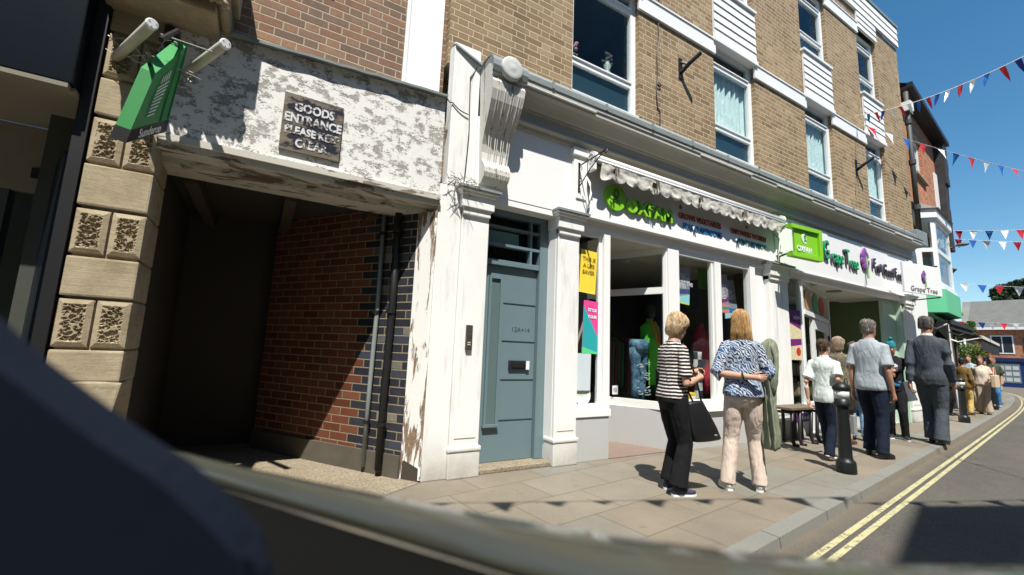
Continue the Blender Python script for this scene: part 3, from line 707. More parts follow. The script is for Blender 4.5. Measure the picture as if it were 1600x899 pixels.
poster(6.02, 4.05, 2.19, .40, .60, (.32, .28, .40), [((.18, .30), (.30, .42), (.25, .03, .2)), ((.0, .0), (.25, .20), (.85, .25, .22)), ((.08, .08), (.17, .15), (.05, .3, .35))], sf, rot=R(-3), lines=[('LOVED', .10), ('AND', .02), ('LOVED', -.06)], tcol=(.8, .8, .85), tsz=.09, label='poster with a coral foot reading LOVED in the right hand pane')
poster(6.62-.22, 4.15, 2.14, .36, .60, (.30, .32, .40), [((.1, .1), (.32, .2), (.02, .2, .5)), ((.0, .0), (.15, .10), (.4, .65, .8))], sf, rot=R(-9), lines=[('FOR', .10), ('GOOD', .02)], tcol=(.8, .82, .85), tsz=.09, label='tilted blue footed poster at the far end of the right hand pane')
# goods in the window
jn = thing('ripped_jeans', 'ripped blue jeans hung on a stand behind the angled window', 'jeans', (4.66, 4.42, .55), local=True)
m = MB(); DN = cloth('faded denim', (.04, .10, .19), (.16, .28, .40), 'denim')
for s_, off in ((-1, 0), (1, .0)): m.tube([(s_*.055, 0, -.02), (s_*.06, .01, .2), (s_*.065, 0, .45), (s_*.06, .0, .62), (s_*.05, 0, .75)], [.055, .058, .066, .085, .09], 12)
m.tube([(0, 0, .68), (0, 0, .78), (0, 0, .86)], [.13, .14, .125], 14); m.wobble(.014, 9); part('legs', m, DN, jn, True)
m = MB(); rr = random.Random(5)
for k in range(34):
    x = rr.choice((-.13, .02))+rr.uniform(-.0, .1); z = rr.choice((.15, .35, .5))+rr.uniform(-.06, .06); m.tube([(x, -.075-rr.random()*.01, z), (x+rr.uniform(.02, .07), -.085, z+rr.uniform(-.015, .015))], .004, 4)
part('frayed_threads', m, flat('white thread', (.55, .6, .62), .9), jn)
gm = thing('dressed_mannequin', 'headless mannequin in a bright green top and orange lanyard behind the angled window', 'mannequin', (4.98, 4.5, .5), local=True)
m = MB(); m.tube([(0, 0, 0), (0, 0, .6)], .02, 8); m.lathe([(.15, 0), (.15, .02), (.02, .03)], n=16); part('stand', m, BLACK, gm)
m = MB(); m.rings([[(math.cos(a*.5236)*rx, math.sin(a*.5236)*ry, z) for a in range(12)] for z, rx, ry in ((.5, .16, .11), (.7, .14, .10), (.95, .17, .11), (1.12, .17, .09), (1.18, .06, .05), (1.24, .05, .05))]); m.box(-.16, -.13, .28, -.02, -.11, .95, bev=.01); part('green_top', m.wobble(.01, 8), cloth('bright green cloth', (.10, .52, .05)), gm, True)
m = MB(); m.tube([(-.05, -.06, 1.2), (-.01, -.12, 1.0), (.06, -.12, .85), (.08, -.10, 1.05), (.05, -.05, 1.2)], .016, 6); part('orange_lanyard', m, flat('orange webbing', (.75, .2, .05), .7), gm)
m = MB(); m.ball((0, 0, 1.34), .09, sc=(.85, 1, 1.25)); m.tube([(0, 0, 1.2), (0, 0, 1.3)], .05, 10); part('dark_head', m, flat('dark mannequin', (.03, .025, .03), .6), gm, True)
# rail of clothes, shelves and stock inside
rr = random.Random(11)
rl = thing('clothes_rail', 'rail of mixed clothes deep inside the charity shop', 'clothes rail', (5.6, 5.6, 0))
m = MB(); m.tube([(4.9, 5.6, 0), (4.9, 5.6, 1.5), (6.4, 5.6, 1.5), (6.4, 5.6, 0)], .015, 8); part('rail', m, BLACK, rl)
for k in range(20):
    x = 4.95+k*.072; m = MB(); h = rr.uniform(.6, .95); m.prism([(x, 5.42, 1.42-h), (x, 5.78, 1.42-h), (x, 5.8, 1.38), (x, 5.62, 1.48), (x, 5.58, 1.48), (x, 5.4, 1.38)], (.045, 0, 0)); c = rr.choice([(.02, .02, .03), (.3, .04, .05), (.05, .1, .25), (.3, .28, .25), (.05, .18, .1), (.35, .2, .05), (.25, .05, .2)])
    part('garment', m.wobble(.008, 8), paint('garment %s' % str(c), c, .9), rl)
for j, (sx, sy) in enumerate(((5.2, 8.0), (3.9, 8.2))):
    sh = thing('shelf_unit', ('tall shelf unit of books at the back right of the charity shop', 'tall shelf unit of books at the back left of the charity shop')[j], 'shelves', (sx, sy, 0), 'book shelves in the charity shop')
    m = MB(); ww = (1.9, 1.1)[j]
    for z in (.1, .5, .9, 1.3, 1.7, 2.1): m.box(sx, sy, z, sx+ww, sy+.3, z+.03)
    m.box(sx-.03, sy, 0, sx, sy+.3, 2.15); m.box(sx+ww, sy, 0, sx+ww+.03, sy+.3, 2.15); part('frame', m, paint('shelf wood', (.25, .2, .14), .7), sh)
    for z in (.13, .53, .93, 1.33, 1.73):
        x = sx+.02; m = MB(); cols = {}
        while x < sx+ww-.05:
            w2 = rr.uniform(.02, .06); m.box(x, sy+.03, z, x+w2-.004, sy+.2, z+rr.uniform(.18, .3), mi=rr.randrange(5)); x += w2
        part('books', m, [flat('book %d' % q_, c_, .7) for q_, c_ in enumerate([(.3, .05, .05), (.05, .12, .3), (.4, .38, .3), (.05, .2, .1), (.35, .25, .05)])], sh)
tb = thing('toy_bag', 'small orange and green toy bag in the big window behind the striped woman', 'bag', (5.18, 4.15, .5), local=True)
m = MB(); m.box(-.12, -.06, 0, .12, .06, .24, bev=.04); part('body', m, paint('orange plastic', (.75, .16, .04), .5), tb, True)
m = MB(); m.ball((.0, -.06, .12), .07, sc=(1, .4, 1)); m.ball((.1, -.06, .04), .04, sc=(1, .5, 1)); part('green_patch', m, paint('green patch', (.08, .4, .12), .5, .3), tb, True)
m = MB(); m.tube([(-.06, 0, .23), (-.04, 0, .3), (.04, 0, .3), (.06, 0, .23)], .01, 6); part('handle', m, BLACK, tb)
for k, (nm_, lab, x, col, hh) in enumerate((('folded_top', 'folded turquoise top on the floor of the big shop window', 4.98, (.03, .35, .38), .10), ('boxed_toy', 'small yellow box standing in the big shop window', 5.36, (.6, .45, .05), .2), ('folded_top', 'folded magenta top at the foot of the right hand pane', 5.95, (.5, .04, .25), .12), ('boxed_toy', 'white box beside the magenta top in the right hand pane', 6.2, (.6, .6, .58), .22), ('folded_top', 'folded orange top at the far end of the right hand pane', 6.42, (.6, .2, .04), .12))):
    t = thing(nm_, lab, 'goods', (x, 4.12, .5), local=True); m = MB(); m.box(-.08, -.05, 0, .08, .06, hh, bev=.02); part('body', m.wobble(.006, 12), paint('goods %d' % k, col, .7, .35, 20), t); m = MB(); m.box(-.05, -.054, hh*.35, .05, -.0505, hh*.75); part('tag', m, UPV, t)
dm = thing('dress_form', 'dress form in a deep red dress behind the right hand pane', 'mannequin', (6.15, 4.5, .5), local=True)
m = MB(); m.rings([[(math.cos(a*.5236)*rx, math.sin(a*.5236)*ry, z) for a in range(12)] for z, rx, ry in ((.15, .24, .2), (.5, .16, .13), (.7, .12, .10), (.95, .16, .11), (1.12, .14, .08), (1.18, .06, .05), (1.26, .05, .05))]); part('dress', m.wobble(.012, 8), cloth('deep red cloth', (.35, .03, .05)), dm, True)
m = MB(); m.tube([(0, 0, 0), (0, 0, .4)], .02, 8); m.lathe([(.15, 0), (.15, .02), (.02, .03)], n=16); part('stand', m, BLACK, dm)
dk = thing('patterned_scarf', 'black and white patterned scarf hanging beside the toy bag', 'scarf', (5.52, 4.12, .5), local=True)
m = MB(); n = 30
for k in range(n): pass
m.rings([[(x+.012*math.sin(z*9), y, z) for x, y in ((-.07, .0), (-.03, -.03), (.02, -.02), (.07, -.035), (.08, .0), (.0, .02))] for z in [i*.06 for i in range(14)]]); part('cloth', m, cloth('houndstooth', (.03, .03, .035), (.45, .45, .47), 'tartan'), dk, True)
for k, (x, y) in enumerate(((4.6, 5.2), (5.0, 5.0))):
    o = thing('downlight', ('left', 'right')[k]+' of two small bright downlights in the charity shop ceiling', 'downlight', (x, y, 2.7))
    m = MB(); m.lathe([(.05, 2.715), (.055, 2.69), (.04, 2.688)], (x, y, 0), 16); part('ring', m, UPV, o); m = MB(); m.lathe([(.038, 2.70), (.038, 2.689)], (x, y, 0), 16); part('lamp', m, flat('lit downlight', (1, .95, .85), .5, emit=8), o)
m = MB(); m.box(6.0, 4.4, 2.3, 6.9, 4.42, 2.62); part('green_header', m, paint('green header', (.08, .3, .05), .7), sf)
# ================================================================ SIGNS AND AWNING OF THE CHARITY SHOP
GREEN = paint('bright green sign', (.22, .55, .02), .45, .08, 8)
sg = thing('fascia_sign', 'white fascia sign with raised bright green OXFAM lettering half shaded by the valance', 'shop sign', (3.2, F, 2.8))
m = MB(); m.prism([(3.17, 3.80, 2.79), (7.15, 3.80, 2.79), (7.15, 3.885, 2.79), (3.17, 3.885, 2.79)], (0, 0, .005)); m.prism([(3.17, 3.80, 2.795), (3.17, 3.888, 2.795), (3.17, 3.888, 3.56), (3.17, 3.845, 3.56)], (3.98, 0, 0)); part('board', m, paint('white sign board', (.80, .80, .79), .3, .03, 3, .03), sg)
YS = 3.80
def slope(z): return 3.80+(z-2.795)/(3.56-2.795)*.045
def disc(c, r, d, n=32): return [[(c[0]+math.cos(2*math.pi*k/n)*r, c[1]+yy, c[2]+math.sin(2*math.pi*k/n)*r) for k in range(n)] for yy in (0, -d)]
c = (3.60, slope(3.11), 3.11); m = MB(); m.rings(disc(c, .165, .045)); o = part('disc', m, GREEN, sg)
m = MB(); m.tube([(c[0]+.038*math.cos(a*.5236), c[1]-.048, c[2]+.055+.045*math.sin(a*.5236)) for a in range(13)], .011, 6); m.tube([(c[0]-.03, c[1]-.048, c[2]+.02), (c[0]+.06, c[1]-.048, c[2]-.08)], .011, 6); m.tube([(c[0]+.03, c[1]-.048, c[2]+.02), (c[0]-.06, c[1]-.048, c[2]-.08)], .011, 6); part('figure_mark', m, flat('dark green print', (.05, .16, .01), .6), o)
text('lettering', 'OXFAM', .25, GREEN, sg, (4.20, slope(3.07)-.03, 3.05), depth=.02, bold=.006, sx=1.0)
RED_ = flat('brown red letters', (.36, .06, .03), .5); BLU = flat('blue letters', (.01, .20, .48), .45); TRQ = flat('dark teal letters', (.01, .16, .22), .5)
text('lettering', 'GROWS VEGETABLES', .135, RED_, sg, (5.18, slope(3.14)-.012, 3.14), depth=.006, bold=.003, sx=.93, label=None) if False else None
def letters(s, x, z, size, mat, sx=1): return text('lettering', s, size, mat, sg, (x, slope(z)-.008, z), depth=.005, bold=.001, sx=sx)
letters('GROWS VEGETABLES', 5.26, 3.13, .115, RED_, .86); letters('FILLS CLASSROOMS', 5.30, 2.99, .115, BLU, .86)
letters('EMPOWERS WOMEN', 6.44, 3.12, .115, RED_, .86); letters('FIGHTS POVERTY', 6.50, 2.98, .115, TRQ, .86)
letters('&', 4.85, 3.26, .08, RED_); letters('it', 6.4, 3.25, .07, RED_)
# awning (rolled up, scalloped valance)
aw = thing('awning', 'rolled up awning with a creased scalloped off white valance over the green lettering', 'awning', (3.2, 3.6, 3.4))
YA = 3.675
m = MB(); m.tube([(3.17, YA, 3.47), (7.17, YA, 3.455)], .048, 14); part('roller', m, paint('grey white roller', (.60, .62, .62), .4, .1), aw, True)
m = MB(); m.box(3.15, YA+.02, 3.515, 7.17, 3.80, 3.53); m.box(3.15, 3.74, 3.42, 7.17, 3.80, 3.515); part('awning_box', m, paint('brown awning lath', (.28, .24, .17), .7, .2), aw)
m = MB(); m.tube([(3.17, YA-.035, 3.435), (7.17, YA-.035, 3.42)], .016, 8); part('front_bar', m, UPV, aw, True)
rr = random.Random(4)
m = MB(); NX = 340; NZ = 8; G = []
for i in range(NX+1):
    x = 3.24+(7.14-3.24)*i/NX; u = (x-3.24)/.205; sc = abs(math.sin(math.pi*u))**.6
    drop = .13+.055*sc+.02*noise.noise(Vector((x*2.3, 0, 0)))
    if x < 3.36: drop += .06*(3.36-x)/.12
    row = []
    for j in range(NZ+1):
        t = j/NZ; z = 3.43-.004*(x-3.24)-drop*t
        y = YA-.045+.018*t*noise.noise(Vector((x*5, t*2.0, 1)))+.012*noise.noise(Vector((x*13, t*4, 5)))*(.3+t)+.035*t
        row.append(m.bm.verts.new((x+.012*noise.noise(Vector((x*9, t*3, 9))), y, z)))
    G.append(row)
for i in range(NX):
    for j in range(NZ):
        hole = any(abs((3.24+3.9*i/NX)-hx) < .022 for hx in (3.45, 4.12, 4.16, 5.02, 6.02)) and 2 <= j <= 4
        if not hole: m.bm.faces.new((G[i][j], G[i+1][j], G[i+1][j+1], G[i][j+1]))
def valm():
    g = NG('stained white canvas'); p = g.pos(); n = g.noise(9, 6, .7, p, 1.2); n2 = g.noise(3, 3, .6, p)
    c = g.mix(g.ramp(n, [(.5, 0.), (.75, .7)]), (.74, .72, .66), (.42, .38, .32)); c = g.mix(g.ramp(n2, [(.58, 0.), (.8, .6)]), c, (.5, .36, .3))
    g.bump(n, .6, .01); return g.fin(c, .9, 0, .1)
part('valance', m, valm(), aw, True)
for x in (3.45, 4.14, 5.02, 6.02):
    m = MB()
    for k in range(5): a = Vector((x+rr.uniform(-.03, .03), YA-.075, 3.40-.004*(x-3.24)+rr.uniform(-.03, .01))); m.tube([a, a+Vector((rr.uniform(-.02, .02), -.004, -rr.uniform(.05, .12)))], [.012, .005], 5)
    part('torn_tag', m, paint('grey rag', (.13, .12, .10), .9), aw)
# white scrolled awning arm ends
for k, (x, s_) in enumerate(((3.16, 1), (7.17, 1))):
    o = MB(); o.rings([[(x+dx, YA+.02+math.cos(a*math.pi/10)*.065, 3.48+math.sin(a*math.pi/10)*.075) for a in range(20)] for dx in (-.025, .025)]); o.box(x-.022, YA-.02, 3.32, x+.022, YA+.10, 3.47, bev=.01)
    oo = part('roller_end', o, WHT, aw)
    sp = MB(); sp.tube([(x-.028, YA+.02+math.cos(a*.5)*(.055-.0035*a), 3.48+math.sin(a*.5)*(.055-.0035*a)) for a in range(15)], .006, 5); part('scroll', sp, paint('grey scroll shade', (.5, .5, .48), .6), oo)
    ar = MB(); ar.tube([(x, F-.03, 3.30), (x, F-.10, 3.18), (x, F-.12, 3.05), (x, F-.09, 2.93), (x, F-.04, 2.90), (x, F-.01, 2.96)], .012, 6); part('folding_arm', ar, WHT, aw, True)
# wrought iron bracket left of the awning
ib = thing('iron_bracket', 'small black wrought iron scroll bracket left of the rolled awning', 'bracket', (3.03, 3.8, 3.2))
m = MB(); m.box(3.02, 3.795, 3.06, 3.045, 3.80-.004, 3.42); m.box(3.02, 3.7905, 3.06, 3.045, 3.849, 3.075); m.box(3.02, 3.7905, 3.40, 3.045, 3.849, 3.42); part('back_plate', m, BLACK, ib)
m = MB(); m.tube([(3.032, 3.79, 3.38), (3.04, 3.5, 3.40), (3.05, 3.36, 3.42)], .008, 6); m.tube([(3.032, 3.79, 3.12), (3.036, 3.6, 3.28), (3.045, 3.42, 3.39)], .007, 6)
m.tube([(3.05, 3.36+.028*math.cos(a*.6)*(1-a*.05), 3.395+.03*math.sin(a*.6)*(1-a*.05)) for a in range(12)], .006, 5)
for z in (3.16, 3.34): m.tube([(3.034, 3.765+.022*math.cos(a*.6), z+.022*math.sin(a*.6)) for a in range(9)], .005, 5)
part('scrolls', m, BLACK, ib)
# hanging sign of the charity shop
hs_ = thing('hanging_sign', 'bright green hanging sign reading OXFAM with a white disc', 'hanging sign', (7.5, 3.5, 3.0))
hx0, hx1, hz0, hz1, hy = 6.98, 7.80, 2.82, 3.34, 3.50
m = MB(); t_ = .06; z_ = .02
def sk(x): return (x-hx0)*.0
m.box(hx0, hy-.05, hz0, hx1, hy+.05, hz0+t_); m.box(hx0, hy-.05, hz1-t_, hx1, hy+.05, hz1); m.box(hx1-t_*1.4, hy-.05, hz0+t_, hx1, hy+.05, hz1-t_)
m.xf(Matrix.Translation((hx0, hy, 0)) @ Matrix.Rotation(R(-4), 4, 'Z') @ Matrix.Translation((-hx0, -hy, 0))); part('frame', m, GREEN, hs_)
m = MB(); m.box(hx0+.12, hy-.015, hz0+t_+.004, hx1-t_*1.4-.004, hy+.015, hz1-t_-.004); m.xf(Matrix.Translation((hx0, hy, 0)) @ Matrix.Rotation(R(-4), 4, 'Z') @ Matrix.Translation((-hx0, -hy, 0))); po = part('panel', m, GREEN, hs_)
cx = 7.37; m = MB(); m.rings(disc((cx, hy-.04, 3.15), .085, .006)); dk_ = part('disc', m, UPV, po)
m = MB(); c = (cx, hy-.05, 3.15); m.tube([(c[0]+.025*math.cos(a*.5236), c[1], c[2]+.03+.027*math.sin(a*.5236)) for a in range(13)], .008, 6); m.tube([(c[0]-.02, c[1], c[2]+.008), (c[0]+.032, c[1], c[2]-.045)], .008, 6); m.tube([(c[0]+.02, c[1], c[2]+.008), (c[0]-.032, c[1], c[2]-.045)], .008, 6); part('figure_mark', m, flat('logo green', (.08, .3, .02), .6), dk_)
text('lettering', 'OXFAM', .125, UPV, po, (cx-.02, hy-.045, 2.965), rot=R(-2), depth=.003, bold=.003)
m = MB(); m.tube([(7.05, 3.5, 3.36), (7.3, F, 3.36)], .015, 6); m.tube([(7.05, 3.5, 2.9), (7.3, F, 2.9)], .015, 6); part('arm', m, BLACK, hs_)
# ================================================================ FOOD SHOP
gt = thing('shopfront', 'open fronted food shop with a recessed glazed entrance and green inner wall', 'shopfront', (7.55, F, 0))
m = MB(); m.box(7.55, 3.86, .42, 8.06, 3.96, .48); m.box(7.55, 3.87, .48, 7.60, 3.95, 2.66); m.box(8.0, 3.88, .48, 8.035, 3.95, 2.66); m.box(7.55, 3.87, 2.62, 12.27, 3.96, 2.719)
f4 = part('window_frame', m, WHT, gt); m = MB(); m.box(7.59, 3.91, .48, 8.01, 3.916, 2.62); part('pane', m, GLD, f4)
m = MB(); m.box(7.54, 3.86, 0, 8.12, 3.99, .42, bev=.006); part('stall_riser', m, WHD, gt)
m = MB(); m.box(7.56, 3.853, .22, 8.05, 3.859, .36); oo = part('purple_strip', m, flat('purple vinyl', (.10, .01, .14), .5), gt); text('lettering', 'tree.co.uk', .09, UPV, oo, (7.85, 3.851, .29), depth=.0008)
PA, PB = Vector((8.05, 3.9)), Vector((10.60, 4.62)); pl = (PB-PA).length; pu = (PB-PA).normalized(); pn = Vector((pu.y, -pu.x))
def wing(m, s0, s1, z0, z1, t0=-.03, t1=.03):
    p = [PA+pu*s0+pn*t0, PA+pu*s1+pn*t0, PA+pu*s1+pn*t1, PA+pu*s0+pn*t1]; m.prism([(q.x, q.y, z0) for q in p], (0, 0, z1-z0)); return m
m = MB(); wing(m, 0, .06, 0, 2.66); wing(m, .06, pl, 2.56, 2.66); wing(m, .06, pl, 2.02, 2.10, -.05, .05); wing(m, pl-.14, pl, 0, 2.56, -.05, .05); wing(m, .06, .75, 0, .5)
f5 = part('wing_frame', m, WHT, gt)
m = MB(); wing(m, .06, pl-.14, 2.10, 2.56, -.004, .004); part('fanlight', m, paint('frosted pale green', (.42, .47, .42), .3), f5)
for k, (s_, c_) in enumerate(((.55, (.55, .25, .06)), (1.30, (.10, .35, .09)), (1.95, (.6, .10, .05)))):
    q = PA+pu*s_+pn*.012; m = MB(); m.rings([[(q.x+pu.x*math.cos(a*math.pi/14)*.26, q.y+pu.y*math.cos(a*math.pi/14)*.26, 2.33+math.sin(a*math.pi/14)*.19) for a in range(28)], [(q.x+pn.x*.004+pu.x*math.cos(a*math.pi/14)*.26, q.y+pn.y*.004+pu.y*math.cos(a*math.pi/14)*.26, 2.33+math.sin(a*math.pi/14)*.19) for a in range(28)]]); part('round_sticker', m, paint('sticker %d' % k, c_, .5, .3, 25), f5)
m = MB(); wing(m, .06, .75, .5, 2.02, -.004, .004); part('pane', m, GLD, f5)
dd = MB(); wing(dd, .80, 1.0, .02, 2.0); wing(dd, 2.28, 2.48, .02, 2.0); wing(dd, 1.0, 2.28, 1.82, 2.0); wing(dd, 1.0, 2.28, .02, .42); do_ = part('glazed_door', dd, WHT, gt)
m = MB(); wing(m, 1.0, 2.28, .42, 1.82, -.004, .004); part('pane', m, GLD, do_); m = MB(); wing(m, 2.33, 2.40, 1.6, 1.75, .032, .06); part('hinge', m, BLACK, do_)
m = MB(); m.poly([(7.56, 3.97, 2.661), (12.27, 3.97, 2.661), (12.27, 5.0, 2.661), (7.56, 5.0, 2.661)]); so_ = part('soffit', m, paint('entrance soffit', (.62, .62, .55), .7), gt)
for x, y in ((8.9, 4.15), (10.1, 4.25)): m = MB(); m.lathe([(.13, 2.66), (.14, 2.64), (.08, 2.638)], (x, y, 0), 18); part('flush_light', m, paint('unlit lamp glass', (.25, .24, .2), .4), so_)
m = MB(); m.box(11.6, 3.98, .0, 12.27, 4.05, 2.62); m.box(12.2, 3.87, 0, 12.27, 3.98, 2.62); part('right_panel', m, paint('pale green panel', (.42, .56, .45), .5), gt)
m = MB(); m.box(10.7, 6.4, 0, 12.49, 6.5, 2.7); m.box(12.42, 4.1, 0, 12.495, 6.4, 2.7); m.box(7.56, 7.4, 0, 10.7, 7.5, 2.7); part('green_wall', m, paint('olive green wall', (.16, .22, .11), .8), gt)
m = MB(); m.box(7.56, 3.9, .003, 12.4, 7.4, .008); part('shop_floor', m, paint('shop floor vinyl', (.35, .34, .30), .5), gt)
for k, (x, y, w2, lab) in enumerate(((8.6, 4.75, 1.6, 'shelves of packets seen through the glass door of the food shop'), (10.9, 6.0, 1.4, 'low shelves of packets at the back of the food shop'))):
    o = thing('shelf_unit', lab, 'shelves', (x, y, 0)); m = MB()
    for z in (.1, .5, .9, 1.3, 1.7): m.box(x, y, z, x+w2, y+.35, z+.03)
    m.box(x-.03, y, 0, x, y+.35, 2.0-(k*.3)); m.box(x+w2, y, 0, x+w2+.03, y+.35, 2.0-(k*.3)); part('frame', m, paint('dark shelf', (.06, .055, .05), .6), o)
    for z in (.13, .53, .93, 1.33): 
        m = MB(); n_ = int(w2/.13)
        for j in range(n_): m.box(x+.02+j*w2/n_, y+.02, z, x+.02+j*w2/n_+.09, y+.15, z+rr.uniform(.18, .26), bev=.008, mi=rr.randrange(4))
        part('packets', m, [flat('packet %d' % q_, c_, .5) for q_, c_ in enumerate([(.28, .26, .18), (.10, .16, .08), (.22, .12, .05), (.12, .11, .1)])], o)
m = MB(); m.box(11.3, 5.94, 1.5, 11.9, 5.97, 1.75); part('price_board', m, UPV, gt); m = MB(); m.box(11.95, 5.94, 1.5, 12.4, 5.97, 1.75); part('purple_board', m, MC['purple vinyl'], gt)
ps = thing('poster', 'tall cream poster with purple corner in the narrow window of the food shop', 'poster', (7.80, 3.895, 1.62))
m = MB(); m.box(7.62, 3.893, 1.22, 7.99, 3.898, 2.06); part('sheet', m, paint('cream print', (.62, .55, .33), .6, .5, 22), ps)
m = MB(); m.poly([(7.62, 3.8915, 1.84), (7.99, 3.8915, 1.74), (7.99, 3.8915, 2.06), (7.62, 3.8915, 2.06)]); m.poly([(7.62, 3.8915, 1.44), (7.99, 3.8915, 1.48), (7.99, 3.8915, 1.58), (7.62, 3.8915, 1.56)]); part('purple_print', m, flat('purple print', (.16, .01, .16), .6), ps)
m = MB(); m.rings(disc((7.88, 3.8915, 1.36), .07, .001)); part('red_dot', m, flat('red print', (.5, .03, .03), .6), ps)
text('lettering', 'NEW', .09, UPV, ps, (7.87, 3.890, 1.93), depth=.0005)
# fascia
fs = thing('fascia_sign', 'white fascia sign with green and black cut letters of the food shop', 'shop sign', (7.4, F, 2.75))
m = MB(); m.box(7.38, 3.79, 2.735, 12.61, 3.885, 3.60, bev=.004); part('board', m, MC['white sign board'], fs)
m = MB(); m.box(7.38, 3.775, 2.715, 12.61, 3.885, 2.733); part('trim', m, UPV, fs)
GG = flat('leaf green letters', (.015, .30, .11), .4); SH = flat('grey letter edge', (.10, .08, .13), .5); BK = flat('black letters', (.02, .018, .02), .5)
def shopword(s_, x, z, size, mat, sx, sh=0):
    text('letter_backing', s_, size, SH, fs, (x-.03, 3.775, z-.012), depth=.013, bold=.006, sx=sx, shear=sh)
    text('lettering', s_, size, mat, fs, (x, 3.755, z), depth=.008, bold=.004, sx=sx, shear=sh)
shopword('G', 8.76, 3.22, .50, GG, .62); shopword('rape', 9.18, 3.15, .34, GG, .72); shopword('T', 9.56, 3.20, .42, GG, .7); shopword('ree', 9.84, 3.12, .33, GG, .74)
shopword('F', 10.72, 3.24, .30, BK, .7, .2); shopword('eel', 10.92, 3.18, .25, BK, .75, .2); shopword('G', 11.21, 3.18, .32, BK, .7, .2); shopword('ood', 11.48, 3.15, .25, BK, .75, .2); shopword('F', 11.74, 3.17, .30, BK, .7, .2); shopword('oods', 12.02, 3.13, .25, BK, .75, .2)
def grapes(x, y, z, r, par, name='grape_mark'):
    m = MB()
    for dx, dz in ((0, 1.7), (-1, 1.0), (1, 1.0), (-1.15, -.1), (1.15, -.1), (0, .5), (-.6, -1.0), (.6, -1.0)): m.ball((x+dx*r*.75, y, z+dz*r), r, 14, 8, (.95, .25, 1))
    o = part(name, m, paint('purple grape', (.22, .07, .28), .4, .5, 12), par, True)
    m = MB(); m.tube([(x+r*.3, y-r*.25, z-r*3.6), (x, y-r*.28, z-r*1.2), (x-r*.1, y-r*.28, z+r*.8)], [r*.22, r*.2, r*.1], 6); m.tube([(x, y-r*.28, z-r*.8), (x+r*.8, y-r*.28, z+r*.5)], r*.12, 5); part('stem_mark', m, flat('pale green stem', (.35, .55, .3), .5), o)
grapes(10.33, 3.765, 3.25, .10, fs)
# hanging sign of the food shop
hg = thing('hanging_sign', 'square white hanging sign with a purple grape emblem', 'hanging sign', (12.0, 3.4, 3.0))
M_ = Matrix.Translation((11.95, 3.4, 0)) @ Matrix.Rotation(R(-9), 4, 'Z') @ Matrix.Translation((-11.95, -3.4, 0))
m = MB(); m.box(11.28, 3.38, 2.70, 12.62, 3.42, 3.33, bev=.004); m.xf(M_); po = part('panel', m, UPV, hg)
grapes(11.98, 3.365, 3.06, .058, po)
text('lettering', 'Grape Tree', .15, flat('grey letters', (.2, .2, .2), .6), po, (11.95, 3.372, 2.79), rot=R(-9), depth=.002, sx=1.35)
m = MB(); m.tube([(12.55, 3.3, 3.36), (12.6, F-.0, 3.42)], .02, 6); m.tube([(12.55, 3.3, 2.68), (12.6, F, 2.66)], .015, 6); part('arm', m, BLACK, hg)
m = MB(); m.box(12.75, 3.62, 3.98, 13.35, 3.99, 4.32, bev=.02); single('lead_block', m, LEAD, 'grey lead covered block on the end of the cornice beside the drainpipe', 'cornice end')

# ================================================================ FIXINGS ON THE BRICK
def spotbracket(x, z, lab):
    t = thing('flag_bracket', lab, 'bracket', (x, W, z), 'black iron flag brackets on the brick')
    m = MB(); m.box(x-.10, W-.018, z-.22, x-.02, W-.002, z+.12, bev=.004); part('wall_plate', m, BLACK, t)
    m = MB(); m.tube([(x-.06, W-.02, z-.12), (x-.02, W-.14, z-.02), (x+.06, W-.28, z+.10)], .032, 8); m.tube([(x-.06, W-.02, z+.05), (x-.01, W-.13, z-.04)], .014, 6); part('socket', m, BLACK, t)
spotbracket(5.18, 5.62, 'black iron flag bracket on the brick between the first two upper windows')
spotbracket(10.95, 5.52, 'black iron flag bracket on the brick between the last two upper windows')
m = MB(); pts = []
for k in range(40):
    z = 6.55-k*(6.55-4.42)/39; pts.append((4.62+.03*math.sin(z*2.2)+.01*math.sin(z*11)+(.05 if z < 4.7 else 0), W-.012, z))
m.tube(pts, .008, 5); m.tube([(4.63+.04*math.cos(a*.5), W-.015, 5.12+.035*math.sin(a*.5)) for a in range(26)], .007, 5)
single('hanging_cable', m, BLACK, 'thin black cable running down the brick pier right of the first upper window', 'cable')
m = MB()
for q0, q1 in (((1.43, 3.98, 4.36), (1.70, 3.86, 4.22)), ((1.43, 3.97, 4.30), (1.78, 3.88, 4.20)), ((1.70, 3.86, 4.22), (1.60, 3.835, 4.0)), ((1.60, 3.835, 4.0), (1.62, 3.835, 3.4)), ((1.62, 3.835, 3.4), (1.60, 3.835, 2.9)), ((1.42, 3.84, 3.66), (1.60, 3.83, 3.58)), ((1.36, 3.83, 3.68), (1.42, 3.84, 3.66))):
    a = Vector(q0); b = Vector(q1); m.tube([a.lerp(b, t/6)+Vector((0, 0, -.02*math.sin(math.pi*t/6))) for t in range(7)], .006, 5)
single('loose_wires', m, BLACK, 'loose black wires trailing over the lead beside the big console bracket', 'cable')
